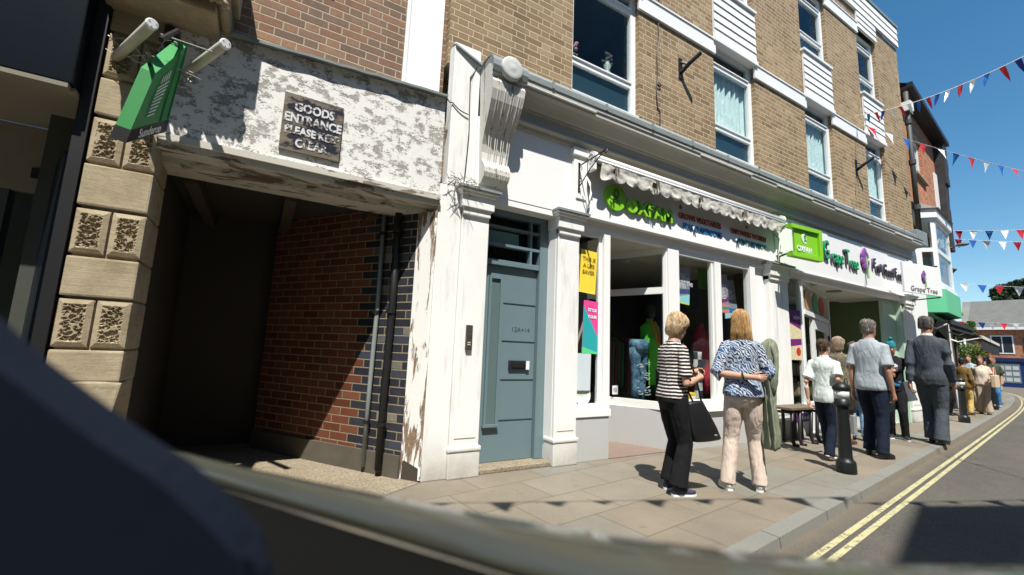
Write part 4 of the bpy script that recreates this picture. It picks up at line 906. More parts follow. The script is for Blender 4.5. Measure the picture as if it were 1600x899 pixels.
# ornaments on the upper sills
def vase(x, y, z, lab, kind):
    if kind == 'flowers':
        t = thing('flower_pot', lab, 'flowers', (x, y, z)); m = MB(); m.lathe([(.03, z), (.045, z+.09), (.03, z+.11)], (x, y, 0), 12); part('pot', m, paint('green glaze', (.2, .3, .1), .4), t, True)
        m = MB(); rr2 = random.Random(8)
        for k in range(60): c = Vector((x+rr2.uniform(-.11, .11), y+rr2.uniform(-.05, .05), z+.1+rr2.uniform(.0, .26))); m.ball(c, .014, 5, 4)
        part('leaves', m, flat('yellow green leaf', (.35, .42, .08), .7), t)
        m = MB()
        for k in range(12): m.ball((x+rr2.uniform(-.11, .10), y-.05, z+.18+rr2.uniform(0, .2)), .024, 7, 5)
        part('blooms', m, flat('pink bloom', (.6, .22, .3), .7), t)
    elif kind == 'figure':
        t = thing('ornament', lab, 'ornament', (x, y, z)); m = MB(); m.lathe([(.05, z), (.05, z+.1), (.03, z+.13), (.06, z+.2), (.02, z+.27)], (x, y, 0), 12); part('vase', m, flat('grey vase', (.42, .42, .40), .5), t, True)
        m = MB(); rr2 = random.Random(2)
        for k in range(26): m.ball((x+rr2.uniform(-.09, .09), y, z+.28+rr2.uniform(-.04, .12)), .02, 6, 4)
        part('dried_heads', m, flat('dried flower', (.12, .08, .08), .8), t)
    else:
        t = thing('model_ship', lab, 'model ship', (x, y, z)); m = MB(); m.rings([[(x+math.cos(a*.785)*r*2.6, y+math.sin(a*.785)*r*.5, zz) for a in range(8)] for r, zz in ((.04, z), (.07, z+.07))]); part('hull', m, flat('ship hull', (.1, .09, .08), .6), t)
        m = MB()
        for dx, h in ((-.08, .45), (.04, .55)): m.tube([(x+dx, y, z+.05), (x+dx, y, z+h)], .006, 5); m.poly([(x+dx, y-.01, z+.12), (x+dx+.12, y-.03, z+.14), (x+dx, y-.01, z+h)]); m.poly([(x+dx-.01, y-.01, z+.12), (x+dx-.09, y-.02, z+.14), (x+dx-.01, y-.01, z+h*.85)])
        part('sails', m, flat('sail cloth', (.6, .62, .6), .8), t)
vase(3.19, W+.25, 5.02, 'pink and yellow flowers in a pot on the sill of the first upper window', 'flowers')
vase(3.82, W+.2, 5.02, 'dried flower heads in a grey vase on the sill of the first upper window', 'figure')
vase(9.12, W+.22, 5.02, 'white sailed model ship on the sill of the third upper window', 'ship')
vase(11.9, W+.25, 8.02, 'small white figure on the sill of the top window beneath the roof boards', 'figure')

# ================================================================ PASSAGE BUILDING
pb = thing('passage_building', 'brown brick upper storey carried on a peeling white beam over a dark passage', 'building', (0, F, 0))
def zt(x): return 3.565+.06*(x+.5)
def zb(x): return 2.66
XL, XR = -.80, 1.351
m = MB(); m.prism([(XL, 3.84, 2.655), (XR, 3.84, 2.655), (XR, 3.84, zt(XR)), (XL, 3.84, zt(XL))], (0, .24, 0)); part('beam', m, PEEL, pb)
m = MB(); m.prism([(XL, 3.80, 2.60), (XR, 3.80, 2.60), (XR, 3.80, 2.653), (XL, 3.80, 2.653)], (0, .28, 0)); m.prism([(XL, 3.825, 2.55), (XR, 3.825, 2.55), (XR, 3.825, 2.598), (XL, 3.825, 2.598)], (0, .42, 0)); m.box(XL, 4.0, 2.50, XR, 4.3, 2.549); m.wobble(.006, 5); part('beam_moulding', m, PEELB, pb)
m = MB(); N_ = 60
rs = []
for k in range(N_+1):
    x = XL+(XR-XL)*k/N_; z = zt(x)+.008*noise.noise(Vector((x*5, 0, 0))); y = 3.775+.012*noise.noise(Vector((x*6, 3, 0)))
    rs.append([(x, y, z-.012), (x, y-.002, z+.01), (x, 3.84, z+.03), (x, 4.12, z+.06), (x, 4.12, z+.01), (x, 3.80, z+.005)])
m.rings(rs); part('lead_ledge', m, LEAD, pb)
m = MB(); m.prism([(-.56, 4.10, 3.5), (.95, 4.10, 3.58), (.95, 4.10, 6.5), (-.56, 4.10, 6.5)], (0, .3, 0)); m.box(1.355, 4.10, 3.6, 1.399, 4.4, 6.5)
part('wall', m, BRN, pb)
m = MB(); m.box(.953, 4.07, 3.66, 1.353, 4.2, 6.5, bev=.004); m.box(.96, 4.055, 3.68, .985, 4.069, 6.5); part('white_board', m, WHT, pb)
m = MB(); m.box(-.78, 4.06, 3.5, -.60, 4.2, 6.5); part('white_board', m, WHT, pb); m = MB(); m.box(-.598, 4.05, 3.54, -.57, 4.12, 6.5); part('downpipe_strip', m, BLACK, pb)
m = MB()
for k, (x, z) in enumerate(((.12, 4.58), (.44, 4.76), (.72, 4.93))): m.box(x, 4.03, z, x+.11, 4.15, z+.085, bev=.006)
part('corbel_brick', m, BRN, pb)
# side wall of the passage
s0 = Vector((1.215, 4.03)); sd = Vector((-.561, .828)); sn = Vector((.828, .561))
def sidewall(z0, z1, s_a, s_b, t0, t1):
    p = [s0+sd*s_a+sn*t0, s0+sd*s_b+sn*t0, s0+sd*s_b+sn*t1, s0+sd*s_a+sn*t1]; m = MB(); m.prism([(q.x, q.y, z0) for q in p], (0, 0, z1-z0)); return m
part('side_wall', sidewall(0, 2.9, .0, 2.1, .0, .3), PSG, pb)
part('wall_footing', sidewall(0, .20, .0, 2.1, -.03, -.001).wobble(.008, 7), paint('dark cement', (.09, .08, .06), .9, .3, 8, .5), pb)
m = MB(); m.box(-1.235, 6.0, 0, 1.2, 6.1, 2.9); m.box(-.8+.0, 4.24, 2.62, 1.36, 6.2, 2.7); m.box(-1.235, 4.24, 2.62, -.8, 6.2, 2.7); part('passage_inner', m, paint('dark passage wall', (.05, .045, .04), .9), pb)  # one even dark colour for the passage back and ceiling
m = MB(); 
for k in range(3): m = MB(); m.box(-.7+k*.75, 4.35, 2.48, -.6+k*.75, 6.0, 2.62); part('joist', m, paint('old joist', (.07, .05, .035), .9), pb)
m = MB(); m.box(-1.235, 4.31, 0, -.85, 5.99, 2.61); part('left_return', m, MC['dark passage wall'], pb)
# peeling timber post
m = MB(); m.prism([(1.351, F+.003, .0), (1.215, 4.03, 0), (1.30, 4.1, 0), (1.42, 4.02, 0)], (0, 0, 2.50)); m.prism([(1.325, F+.0, 0.02), (1.345, F-.01, .02), (1.352, F+.01, .02)], (0, 0, 2.5)); part('timber_post', m, PEELP, pb)
m = MB(); m.prism([(1.36, F-.004, 0), (1.22, 4.005, 0), (1.23, 4.05, 0), (1.3, 4.0, 0)], (0, 0, .16)); m.wobble(.02, 14); part('rotten_foot', m, paint('rotten wood', (.05, .04, .03), .95), pb)
# pipes on the side wall
for k, (s_, r_, mt, z1_, lab) in enumerate(((.40, .022, paint('grey conduit', (.22, .25, .24), .5), 2.6, 'thin grey conduit running down the passage wall'), (.20, .035, BLACK, 2.6, 'black pipe running down the passage wall nearest the timber post'))):
    q = s0+sd*s_-sn*(.045+.015*k); m = MB(); m.tube([(q.x, q.y, .06), (q.x, q.y, .8), (q.x+.01, q.y, 1.6), (q.x, q.y, z1_)], r_, 10)
    o = thing('wall_pipe', lab, 'pipe', (q.x, q.y, 0), 'pipes on the passage wall'); part('pipe', m, mt, o, True)
    m = MB()
    for z in (.45, 1.5, 2.3): m.tube([(q.x, q.y, z), (q.x, q.y, z+.03)], r_+.01, 10)
    part('clip', m, BLACK, o)
# GOODS ENTRANCE board
gb = thing('notice_board', 'weathered wooden board reading GOODS ENTRANCE PLEASE KEEP CLEAR screwed to the peeling beam', 'notice', (.18, 3.83, 3.0))
def boardmat():
    g = NG('weathered board'); v = g.mapped(g.pos(), (.35, 1, 3)); n = g.noise(9, 8, .75, v, .5); c = g.ramp(n, [(.35, (.09, .075, .055)), (.5, (.165, .14, .105)), (.65, (.22, .19, .15))])
    bl = g.math('ADD', g.noise(7, 7, .75, g.mapped(g.pos(), (1, 1, 2.2))), 0); s = g.n('ShaderNodeSeparateXYZ'); g.l(g.pos(), s.inputs[0])
    dx = g.math('ABSOLUTE', g.math('SUBTRACT', s.outputs[0], .20)); dz = g.math('ABSOLUTE', g.math('SUBTRACT', s.outputs[2], 3.01))
    d = g.math('MULTIPLY', g.math('MAXIMUM', g.math('MULTIPLY', dx, 1.05), dz), 2.2)
    k = g.ramp(g.math('SUBTRACT', bl, g.math('MULTIPLY', g.math('POWER', d, 3), 1.4)), [(.36, 0.), (.41, 1.)])
    c = g.mix(k, c, (.018, .02, .035)); g.bump(n, .6, .006); return g.fin(c, .85, 0, .2)
m = MB(); m.box(-.045, 3.815, 2.745, .415, 3.838, 3.245, bev=.004); bo = part('board', m, boardmat(), gb)
WORN = peeling('worn white lettering', (.62, .62, .62), (.10, .09, .08), .53, 26, (1, 1, 2), (.15, .1, .07))
for s_, z, sz in (('GOODS', 3.135, .105), ('ENTRANCE', 3.03, .105), ('PLEASE KEEP', 2.925, .092), ('CLEAR', 2.82, .10)):
    text('lettering', s_, sz, WORN, bo, (.19, 3.8125, z), depth=.001, bold=.004, sx=.82, shear=0)

# ================================================================ STONE PILLAR AND CARVED BLOCKS
sp = thing('stone_pillar', 'sandstone pillar of plain blocks alternating with pairs of wormy carved panels', 'pillar', (-.97, F, 0))
PX0, PX1 = -1.165, -.79
def carved(x0, x1, z0, z1, y, seed):
    m = MB(); nx = 36; nz = int(nx*(z1-z0)/(x1-x0)); G = []
    for j in range(nz+1):
        row = []
        for i in range(nx+1):
            x = x0+(x1-x0)*i/nx; z = z0+(z1-z0)*j/nz
            ex = min(x-x0, x1-x)/.03; ez = min(z-z0, z1-z)/.03; e = min(ex, ez)
            p = Vector((x*34+seed*7, z*34, seed)); p += noise.noise_vector(p*.7)*.6
            dd, _ = noise.voronoi(p); f = dd[1]-dd[0]
            hole = max(0, min(1, (f-.11)/.10)); d = 0
            if e > 1: d = .030*hole*min(1, (e-1)*1.5)
            else: d = .012*(1-e)
            row.append(m.bm.verts.new((x, y+d, z)))
        G.append(row)
    for j in range(nz):
        for i in range(nx): m.bm.faces.new((G[j][i], G[j][i+1], G[j+1][i+1], G[j+1][i]))
    return m
levels = [(.0, .88, 'p'), (.88, 1.085, 'p'), (1.10, 1.42, 'c'), (1.435, 1.70, 'p'), (1.72, 2.03, 'c'), (2.05, 2.34, 'p'), (2.355, 2.68, 'c'), (2.70, 2.97, 'p'), (2.99, 3.32, 'c'), (3.34, 3.56, 'p')]
m = MB(); m.box(PX0+.02, F+.03, 0, PX1-.02, F+.45, 3.6); part('core', m, STONE, sp)
m = MB(); 
for k, (z0, z1, t_) in enumerate(levels):
    if t_ == 'p':
        m = MB(); m.box(PX0, F, z0, PX1, F+.4, z1, bev=.014)
        if k == 0:
            bmesh.ops.subdivide_edges(m.bm, edges=m.bm.edges[:], cuts=8, use_grid_fill=True); m.wobble(.02, 6); 
        part('stone_block', m, STONE, sp, label='broken and worn stone block' if k < 2 else None)
    else:
        xm = (PX0+PX1)/2
        for q, (a, b) in enumerate(((PX0, xm-.003), (xm+.003, PX1))):
            m = MB(); m.box(a, F+.014, z0, b, F+.4, z1, bev=.01); o = part('carved_block', m, STONE, sp)
            part('wormy_carving', carved(a+.005, b-.005, z0+.006, z1-.006, F-.002, k*3+q), STONE, o)
# rope moulded cornice above the pillar
oc = thing('stone_cornice', 'carved sandstone cornice with a rope moulding jutting above the pillar', 'cornice', (-.85, F, 3.55))
m = MB(); m.box(-1.22, 3.45, 3.60, -.50, F+.3, 3.9, bev=.01); m.box(-1.20, 3.50, 3.50, -.53, F+.3, 3.598, bev=.02); m.box(-1.2, 3.40, 3.9, -.45, F+.3, 4.4, bev=.02); part('cornice_block', m, STONE, oc)
m = MB(); pts = [(-1.22, 3.455, 3.585), (-.52, 3.455, 3.585), (-.495, 3.48, 3.585), (-.495, 3.84, 3.585)]
allp = []
for a, b in zip(pts, pts[1:]):
    n_ = max(1, int((Vector(b)-Vector(a)).length/.004)); allp += [Vector(a).lerp(Vector(b), t/n_) for t in range(n_)]
m.tube(allp, [.030+.007*math.sin(i*.62) for i in range(len(allp))], 10); part('rope_moulding', m, STONE, oc, True)
# ================================================================ LEFT SHOP
ls = thing('shopfront', 'dark blue black shop front at the left edge', 'shopfront', (-3, F, 0))
NAVY = paint('blue black fascia', (.005, .009, .014), .35, .2, 3, spec=.1)  # blue black is the fascia's own paint
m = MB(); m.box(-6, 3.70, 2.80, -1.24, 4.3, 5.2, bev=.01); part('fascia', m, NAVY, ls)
m = MB(); m.box(-1.238, 3.83, 0, -1.17, 4.3, 5.2); part('end_strip', m, BLACK, ls)
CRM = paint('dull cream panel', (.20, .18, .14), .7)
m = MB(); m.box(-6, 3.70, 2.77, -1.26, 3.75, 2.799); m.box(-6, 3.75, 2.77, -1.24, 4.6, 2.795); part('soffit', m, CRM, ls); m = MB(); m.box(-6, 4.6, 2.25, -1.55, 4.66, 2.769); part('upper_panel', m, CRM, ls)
m = MB(); m.box(-1.66, 4.58, 2.36, -1.60, 4.599, 2.44); part('alarm_box', m, BLACK, ls)
GF = paint('grey door frame', (.05, .06, .065), .5)
m = MB(); m.box(-1.86, 4.6, 0, -1.76, 4.7, 2.25); m.box(-2.6, 4.6, 2.17, -1.86, 4.7, 2.25); part('door_frame', m, GF, ls)
m = MB(); m.prism([(-1.25, 3.90, 0), (-1.50, 4.5, 0), (-1.52, 4.48, 0), (-1.27, 3.88, 0)], (0, 0, 2.4)); part('angled_glass_frame', m, NAVY, ls)
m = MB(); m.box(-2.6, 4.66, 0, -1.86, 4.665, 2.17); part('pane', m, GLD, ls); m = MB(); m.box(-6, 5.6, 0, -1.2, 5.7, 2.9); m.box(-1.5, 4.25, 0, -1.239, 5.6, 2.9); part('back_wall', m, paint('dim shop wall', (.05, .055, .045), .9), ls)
m = MB(); m.box(-2.35, 4.9, 1.2, -2.02, 4.93, 2.1); single('hanging_garment', m.wobble(.02, 5), paint('olive yellow cloth', (.16, .16, .03), .9), 'dull yellow green garment hanging inside the dark left shop', 'garment')
# ================================================================ SPECTACLE GREEN SIGN
gs = thing('hanging_sign', 'tilted green hanging sign with a black foot on the stone pillar', 'hanging sign', (-.74, 3.6, 2.9))
TL, BL, TR, BR = Vector((-.735, 3.22, 2.79)), Vector((-.80, 3.22, 2.40)), Vector((-.675, 3.62, 3.27)), Vector((-.715, 3.62, 2.68))
nn = (TR-TL).cross(BL-TL).normalized(); nn = nn if nn.x > 0 else -nn
m = MB(); m.prism([TL, TR, BR, BL], nn*-.07); SGN = paint('mid green sign', (.04, .26, .07), .5, .15, 5); bd = part('sign_box', m, SGN, gs)
m = MB(); BL2 = BL+(BL-TL)*.22; BR2 = BR+(BR-TR)*.15; m.prism([BL+nn*.003, BR+nn*.003, BR2+nn*.003, BL2+nn*.003], nn*-.076); ft = part('sign_foot', m, flat('black sign foot', (.015, .015, .016), .4), gs)
def onsign(u, v): return TL.lerp(TR, u).lerp(BL.lerp(BR, u), v)+nn*.004
m = MB()
for k in range(9):
    v0 = .38+k*.055; m.poly([onsign(.28, v0), onsign(.62-.02*k, v0), onsign(.62-.02*k, v0+.022), onsign(.28, v0+.022)])
for k in range(4): u0 = .34+k*.07; m.poly([onsign(u0, .22), onsign(u0+.03, .22), onsign(u0+.03, .34), onsign(u0, .34)])
part('white_print', m, UPV, bd)
m = MB(); u_ = .68
m.tube([onsign(.72, .02), onsign(.72, .98)], .004, 5); m.tube([onsign(.95, .02), onsign(.95, .98)], .004, 5); part('fold_line', m, SGN, bd)
ux = (BR-BL).normalized(); me = text_mesh('Sunderop', .075, depth=.001, shear=.25, bold=.001)
uz = (TL-BL).normalized(); uz = (uz-ux*uz.dot(ux)).normalized(); uy = uz.cross(ux)
c_ = (BL+BR+BL2+BR2)/4+nn*.006; MM = Matrix((ux, uy, uz)).transposed().to_4x4(); MM.translation = c_; me.transform(MM); link('lettering', me, UPV, ft)
m = MB()
m.tube([(-.78, 3.84, 3.42), (-.72, 3.5, 3.28), (-.72, 3.15, 2.98)], .016, 6); m.tube([(-.84, 3.84, 3.05), (-.80, 3.4, 2.88), (-.76, 3.15, 2.86)], .014, 6)
for k in range(4): m.tube([(-.80+.05*k, 3.80-.1*k, 3.05+.035*math.cos(a*.6)+.08*(k % 2)) if False else (-.84+.03*k+.045*math.cos(a*.55), 3.78-.08*k, 3.16+.05*math.sin(a*.55)) for a in range(12)], .009, 5)
m.box(-.86, 3.80, 2.95, -.80, 3.848, 3.48); part('iron_scroll_bracket', m, BLACK, gs)
TUBE = paint('cream lamp tube', (.50, .49, .40), .45, .3, 9)
for k, (a, b, lab) in enumerate((((-1.10, 3.85, 3.14), (-.785, 3.20, 3.09), 'left of two pale tubular sign lights above the green sign'), ((-.70, 3.84, 3.17), (-.41, 3.20, 3.115), 'right of two pale tubular sign lights above the green sign'))):
    t = thing('sign_light', lab, 'sign light', a, 'tubular sign lights'); a = Vector(a); b = Vector(b); d = (b-a).normalized()
    m = MB(); m.tube([a, b], .031, 18); part('tube', m, TUBE, t, True); m = MB(); m.tube([b-d*.01, b+d*.004, b+d*.012], [.0335, .0335, .028], 18); part('end_cap', m, UPV, t)
    m = MB(); s_ = d.cross(Vector((0, 0, 1))).normalized(); u2 = s_.cross(d)
    for an in (.6, 2.7, 4.8): m.ball(b+d*.013+(s_*math.cos(an)+u2*math.sin(an))*.020, .0035, 6, 4)
    part('screw', m, BLACK, t)
m = MB(); m.tube([(-.76, 3.3, 3.10), (-.45, 3.32, 3.10)], .004, 5); m.tube([(-.86, 3.5, 3.05), (-.55, 3.6, 3.02)], .004, 5)
for k in range(3): m.tube([Vector((-1.14, 3.8, 3.22-.02*k)).lerp(Vector((-.62, 3.6, 3.02)), t/12)+Vector((0, -.03*math.sin(t*.5+k), .05*math.sin(t*.7+k*2))) for t in range(13)], .003, 5)
single('stay_wires', m, flat('galvanised wire', (.45, .45, .42), .4, .5), 'thin bright wires slung between the tubular sign lights', 'wires')
# picture of a long twig of wire in the passage
# ================================================================ NEXT BUILDING WITH THE BAY
nb = thing('corner_building', 'orange brick building with a white bay window beyond the drainpipe', 'building', (13.9, 4.1, 0))
A2, B2 = Vector((13.86, 4.12)), Vector((19.0, 4.75)); d2 = (B2-A2).normalized(); n2_ = Vector((d2.y, -d2.x))
def W2(m, s0, s1, z0, z1, t0=0, t1=-.3):
    p = [A2+d2*s0+n2_*t0, A2+d2*s1+n2_*t0, A2+d2*s1+n2_*t1, A2+d2*s0+n2_*t1]; m.prism([(q.x, q.y, z0) for q in p], (0, 0, z1-z0)); return m
L2 = (B2-A2).length
m = MB(); W2(m, 0, 1.62, 3.0, 8.5); W2(m, 2.80, L2, 3.0, 8.5); W2(m, 1.62, 2.80, 3.0, 6.62); W2(m, 1.62, 2.8, 7.85, 8.5); m.box(18.7, 4.9, 0, 19.0, 12, 8.5); part('wall', m, REDB, nb)
m = MB(); W2(m, 1.5, 2.95, 6.55, 6.615, .08, 0); part('stone_sill', m, STONE, nb); m = MB(); W2(m, 1.4, 3.0, 7.855, 8.1, .01, 0); part('brick_lintel', m, BRN, nb)
f_ = MB(); W2(f_, 1.62, 1.70, 6.62, 7.85, -.08, -.15); W2(f_, 2.72, 2.80, 6.62, 7.85, -.08, -.15); W2(f_, 2.1, 2.18, 6.62, 7.85, -.08, -.15); W2(f_, 1.7, 2.72, 6.62, 6.7, -.08, -.15); W2(f_, 1.7, 2.72, 7.75, 7.85, -.08, -.15)
f6 = part('window', f_, UPV, nb); m = MB(); W2(m, 1.7, 2.72, 6.7, 7.75, -.11, -.115); part('pane', m, GLS, f6); m = MB(); W2(m, 1.65, 2.78, 6.62, 7.85, -.32, -.34); part('blind', m, flat('pale blind', (.45, .5, .5), .8), f6)
m = MB(); W2(m, .3, L2+.2, 8.50, 8.60, .2, -.2); W2(m, .3, L2+.25, 8.54, 8.68, .32, .20); m.xf(Matrix.Identity(4)); part('gutter', m, BLACK, nb)
m = MB(); p = [A2+n2_*.25+d2*.3, B2+d2*.25+n2_*.25]; q = [B2+d2*.4-n2_*4, A2-n2_*4]; m.bm.faces.new([m.bm.verts.new(v) for v in ((p[0].x, p[0].y, 8.66), (p[1].x, p[1].y, 8.66), (q[0].x-2, q[0].y, 10.8), (q[1].x, q[1].y, 10.8))]); m.bm.faces.new([m.bm.verts.new(v) for v in ((p[1].x, p[1].y, 8.66), (B2.x+.4, 12, 8.66), (q[0].x-2, q[0].y, 10.8))]); part('roof', m, paint('dark slate', (.04, .04, .045), .7, .3, 5), nb)
m = MB(); 
for k in range(16): W2(m, L2-.42, L2+.16, 4.9+k*.22, 5.13+k*.22, .20+(.05 if k > 9 else 0), -.2)
part('tile_hanging', m.wobble(.02, 3), paint('black hung tiles', (.03, .028, .03), .7), nb); m = MB(); W2(m, L2-.85, L2-.45, 4.9, 7.4, .04, 0); part('white_board', m, WHT, nb)
m = MB(); W2(m, .02, .32, 5, 8.3, .05, 0); part('brick_edge', m, REDB, nb)
# bay
bc = lambda s_, t_: A2+d2*s_+n2_*t_
plan = lambda g: [bc(.15-g, 0), bc(.45-g*.6, .42+g), bc(2.35+g*.6, .42+g), bc(3.15+g, 0)]
def bay(m, g, z0, z1): m.prism([(q.x, q.y, z0) for q in plan(g)], (0, 0, z1-z0)); return m
m = MB(); bay(m, .06, 3.10, 3.2); part('bay_sill', m, WHT, nb); m = MB(); bay(m, .08, 4.92, 5.15); part('bay_frame_rail', m, WHT, nb)
m = MB(); P_ = plan(.13); top = [bc(.1, -.0), bc(3.0, -.0)]
vs = [m.bm.verts.new((q.x, q.y, 5.152)) for q in P_]; tv = [m.bm.verts.new((top[0].x, top[0].y, 5.42)), m.bm.verts.new((top[1].x, top[1].y, 5.42))]
m.bm.faces.new((vs[0], vs[1], tv[0])); m.bm.faces.new((vs[1], vs[2], tv[1], tv[0])); m.bm.faces.new((vs[2], vs[3], tv[1])); m.bm.faces.new(vs[::-1]); part('bay_roof', m, paint('bay lead', (.22, .2, .19), .7, .3, 6), nb)
P_ = plan(0)
def bayside(a, b, nm):
    u = (b-a).normalized(); n = Vector((u.y, -u.x)); L = (b-a).length
    def q(m, s0, s1, z0, z1, t0=.02, t1=-.06): p = [a+u*s0+n*t0, a+u*s1+n*t0, a+u*s1+n*t1, a+u*s0+n*t1]; m.prism([(v.x, v.y, z0) for v in p], (0, 0, z1-z0))
    m = MB(); w_ = .10 if L > 1 else .08; q(m, 0, w_, 3.2, 4.92); q(m, L-w_, L, 3.2, 4.92); q(m, w_, L-w_, 3.2, 3.3); q(m, w_, L-w_, 4.82, 4.92); q(m, w_, L-w_, 4.05, 4.15)
    o = part('bay_window', m, UPV, nb); m = MB(); q(m, w_, L-w_, 3.3, 4.05, -.01, -.015); q(m, w_, L-w_, 4.15, 4.82, -.01, -.015); part('pane', m, GLS, o)
    m = MB(); q(m, .1, L-.1, 3.28, 3.95, -.16, -.17); part('blind', m, flat('grey blind', (.3, .32, .32), .8), o)
for a, b in zip(P_, P_[1:]): bayside(a, b, '')
m = MB(); bay(m, -.2, 3.21, 4.91); part('bay_dark', m, flat('dim room', (.10, .11, .10), .9), nb) if False else None
MINT = paint('mint green board', (.12, .50, .27), .5, .05, 4)
m = MB(); bay(m, .10, 2.52, 3.085); mb_ = part('mint_fascia', m, MINT, nb)
P_ = plan(.10); a, b = P_[2], P_[3]; u = (b-a).normalized(); n = Vector((u.y, -u.x))
for s_, z, sz in (('LILY', 2.93, .2), ('media', 2.74, .26)):
    me = text_mesh(s_, sz, depth=.002, bold=.006); c_ = a.lerp(b, .5)+n*.008; M = Matrix.Translation((c_.x, c_.y, z)) @ Matrix.Rotation(math.atan2(u.y, u.x), 4, 'Z'); me.transform(M); link('lettering', me, UPV, mb_)
m = MB(); W2(m, 0, L2, 0, 3.0, -.9, -1.0); W2(m, 0, .3, 0, 3.0); W2(m, 3.9, 4.2, 0, 3.0); W2(m, L2-.4, L2, 0, 3.0); part('dark_shopfront', m, flat('black shopfront', (.02, .022, .022), .6), nb)  # near black is the shopfront's own colour
m = MB(); W2(m, 4.2, 4.8, .0, 2.9, .0, -.1); part('white_panel', m, WHD, nb)
# drainpipe
dp = thing('drainpipe', 'black cast iron drainpipe where the tan brick meets the orange brick', 'drainpipe', (13.95, 3.92, 4.3))
m = MB(); m.tube([(13.93, 3.92, 4.3), (13.93, 3.92, 8.3)], .055, 10); part('pipe', m, paint('old black pipe', (.05, .055, .05), .6, .3), dp, True)
m = MB(); 
for z in (5.1, 6.3, 7.4): m.tube([(13.93, 3.92, z), (13.93, 3.92, z+.12)], .075, 10)
part('collar', m, paint('old black pipe', (.05, .055, .05)), dp); m = MB(); m.box(13.82, 3.82, 7.75, 14.04, 4.0, 8.0); part('hopper', m, UPV, dp)
# awnings further on
def awn(x0, x1, y0a, y0b, ya, yb, zw, zf, lab, barm, val):
    t = thing('awning', lab, 'awning', (x0, ya, zf)); m = MB()
    m.prism([(x0, y0a, zw), (x1, y0b, zw), (x1, yb, zf), (x0, ya, zf)], (0, 0, -.03)); part('canopy', m, cloth('black canvas', (.035, .037, .04)), t)
    m = MB(); m.prism([(x0, ya-.03, zf-.05), (x1, yb-.03, zf-.05), (x1, yb+.03, zf-.05), (x0, ya+.03, zf-.05)], (0, 0, .09)); part('front_bar', m, barm, t)
    m = MB(); m.prism([(x0, ya, zf-.05-val), (x1, yb, zf-.05-val), (x1, yb, zf-.052), (x0, ya, zf-.052)], (0, .01, 0)); part('valance', m, MC['black canvas'], t)
    for x, y, yw in ((x0+.02, ya, y0a), (x1-.02, yb, y0b)): m = MB(); m.tube([(x, y, zf-.03), (x, (y+yw)/2, zf-.15), (x, yw, zw-.5)], .02, 6); part('arm', m, UPV, t)
awn(14.5, 17.6, 4.2, 4.58, 3.70, 4.02, 2.75, 2.30, 'black awning sloping out under the mint green bay fascia', BLACK, .12)
awn(18.2, 24.5, 5.0, 6.9, 4.00, 4.95, 2.72, 2.12, 'long black awning with a cream front bar reaching over the far pavement', paint('cream bar', (.7, .68, .6), .5), .36)
# street lamp head on the bay
sl_ = thing('wall_lamp', 'grey wall lamp jutting out past the end of the bay', 'lamp', (18.9, 4.5, 5.7)); m = MB(); m.tube([(18.5, 4.7, 4.9), (18.6, 4.5, 4.95), (18.65, 4.4, 5.0)], .02, 6); part('arm', m, BLACK, sl_); m = MB(); m.ball((18.7, 4.28, 5.03), .16, 12, 8, (.6, 1, .35)); part('head', m, paint('lamp grey', (.12, .13, .14), .5), sl_, True)
# white shop buildings further up
def house(name, lab, x0, y0, x1, y1, h, mat, depth=6, roofz=1.5, wins=(), roofm=None, shop=None):
    t = thing(name, lab, 'building', (x0, y0, 0)); a = Vector((x0, y0)); b = Vector((x1, y1)); u = (b-a).normalized(); n = Vector((u.y, -u.x)); L = (b-a).length
    def q(m, s0, s1, z0, z1, t0, t1): p = [a+u*s0+n*t0, a+u*s1+n*t0, a+u*s1+n*t1, a+u*s0+n*t1]; m.prism([(v.x, v.y, z0) for v in p], (0, 0, z1-z0)); return m
    part('wall', q(MB(), 0, L, 0, h, 0, -depth), mat, t)
    m = MB(); e0, e1 = a+n*.3-u*.2, b+n*.3+u*.2; f0, f1 = a-n*(depth+.3)-u*.2, b-n*(depth+.3)+u*.2; r0, r1 = a-n*depth/2-u*.2, b-n*depth/2+u*.2
    v = [m.bm.verts.new(w_) for w_ in ((e0.x, e0.y, h), (e1.x, e1.y, h), (r1.x, r1.y, h+roofz), (r0.x, r0.y, h+roofz), (f0.x, f0.y, h), (f1.x, f1.y, h))]
    m.bm.faces.new((v[0], v[1], v[2], v[3])); m.bm.faces.new((v[3], v[2], v[5], v[4])); m.bm.faces.new((v[0], v[3], v[4])); m.bm.faces.new((v[1], v[5], v[2])); m.bm.faces.new((v[0], v[4], v[5], v[1]))
    part('roof', m, roofm or paint('grey tile roof', (.12, .12, .11), .8, .3, 2), t)
    for s_, z0, w2, h2 in wins:
        o = MB(); q(o, s_, s_+w2, z0, z0+h2, .03, 0); o = part('window', o, UPV, t); m = MB(); q(m, s_+.08, s_+w2/2-.03, z0+.08, z0+h2-.08, .035, .031); q(m, s_+w2/2+.03, s_+w2-.08, z0+.08, z0+h2-.08, .035, .031); part('pane', m, flat('far window dark', (.03, .035, .04), .15), o)
    return t, q
t, q = house('white_building', 'white rendered building behind the long black awning', 19.6, 5.0, 24.8, 7.0, 4.4, WHD, wins=[(.6, 3.0, .9, 1.1), (3.4, 3.0, .9, 1.1)])
part('shop_window', q(MB(), .8, 4.4, .6, 2.2, .04, 0), flat('far shop glass', (.04, .045, .05), .2), t); part('gable_board', q(MB(), -.02, .5, 2.2, 4.38, .1, .041), paint('dark timber', (.08, .06, .05), .8), t)
t, q = house('white_building', 'low white shop further on beneath the small green tree', 25.0, 7.6, 31, 11.0, 3.0, WHD, wins=[(1, .9, 1.6, 1.2), (3.6, .9, 1.6, 1.2)])
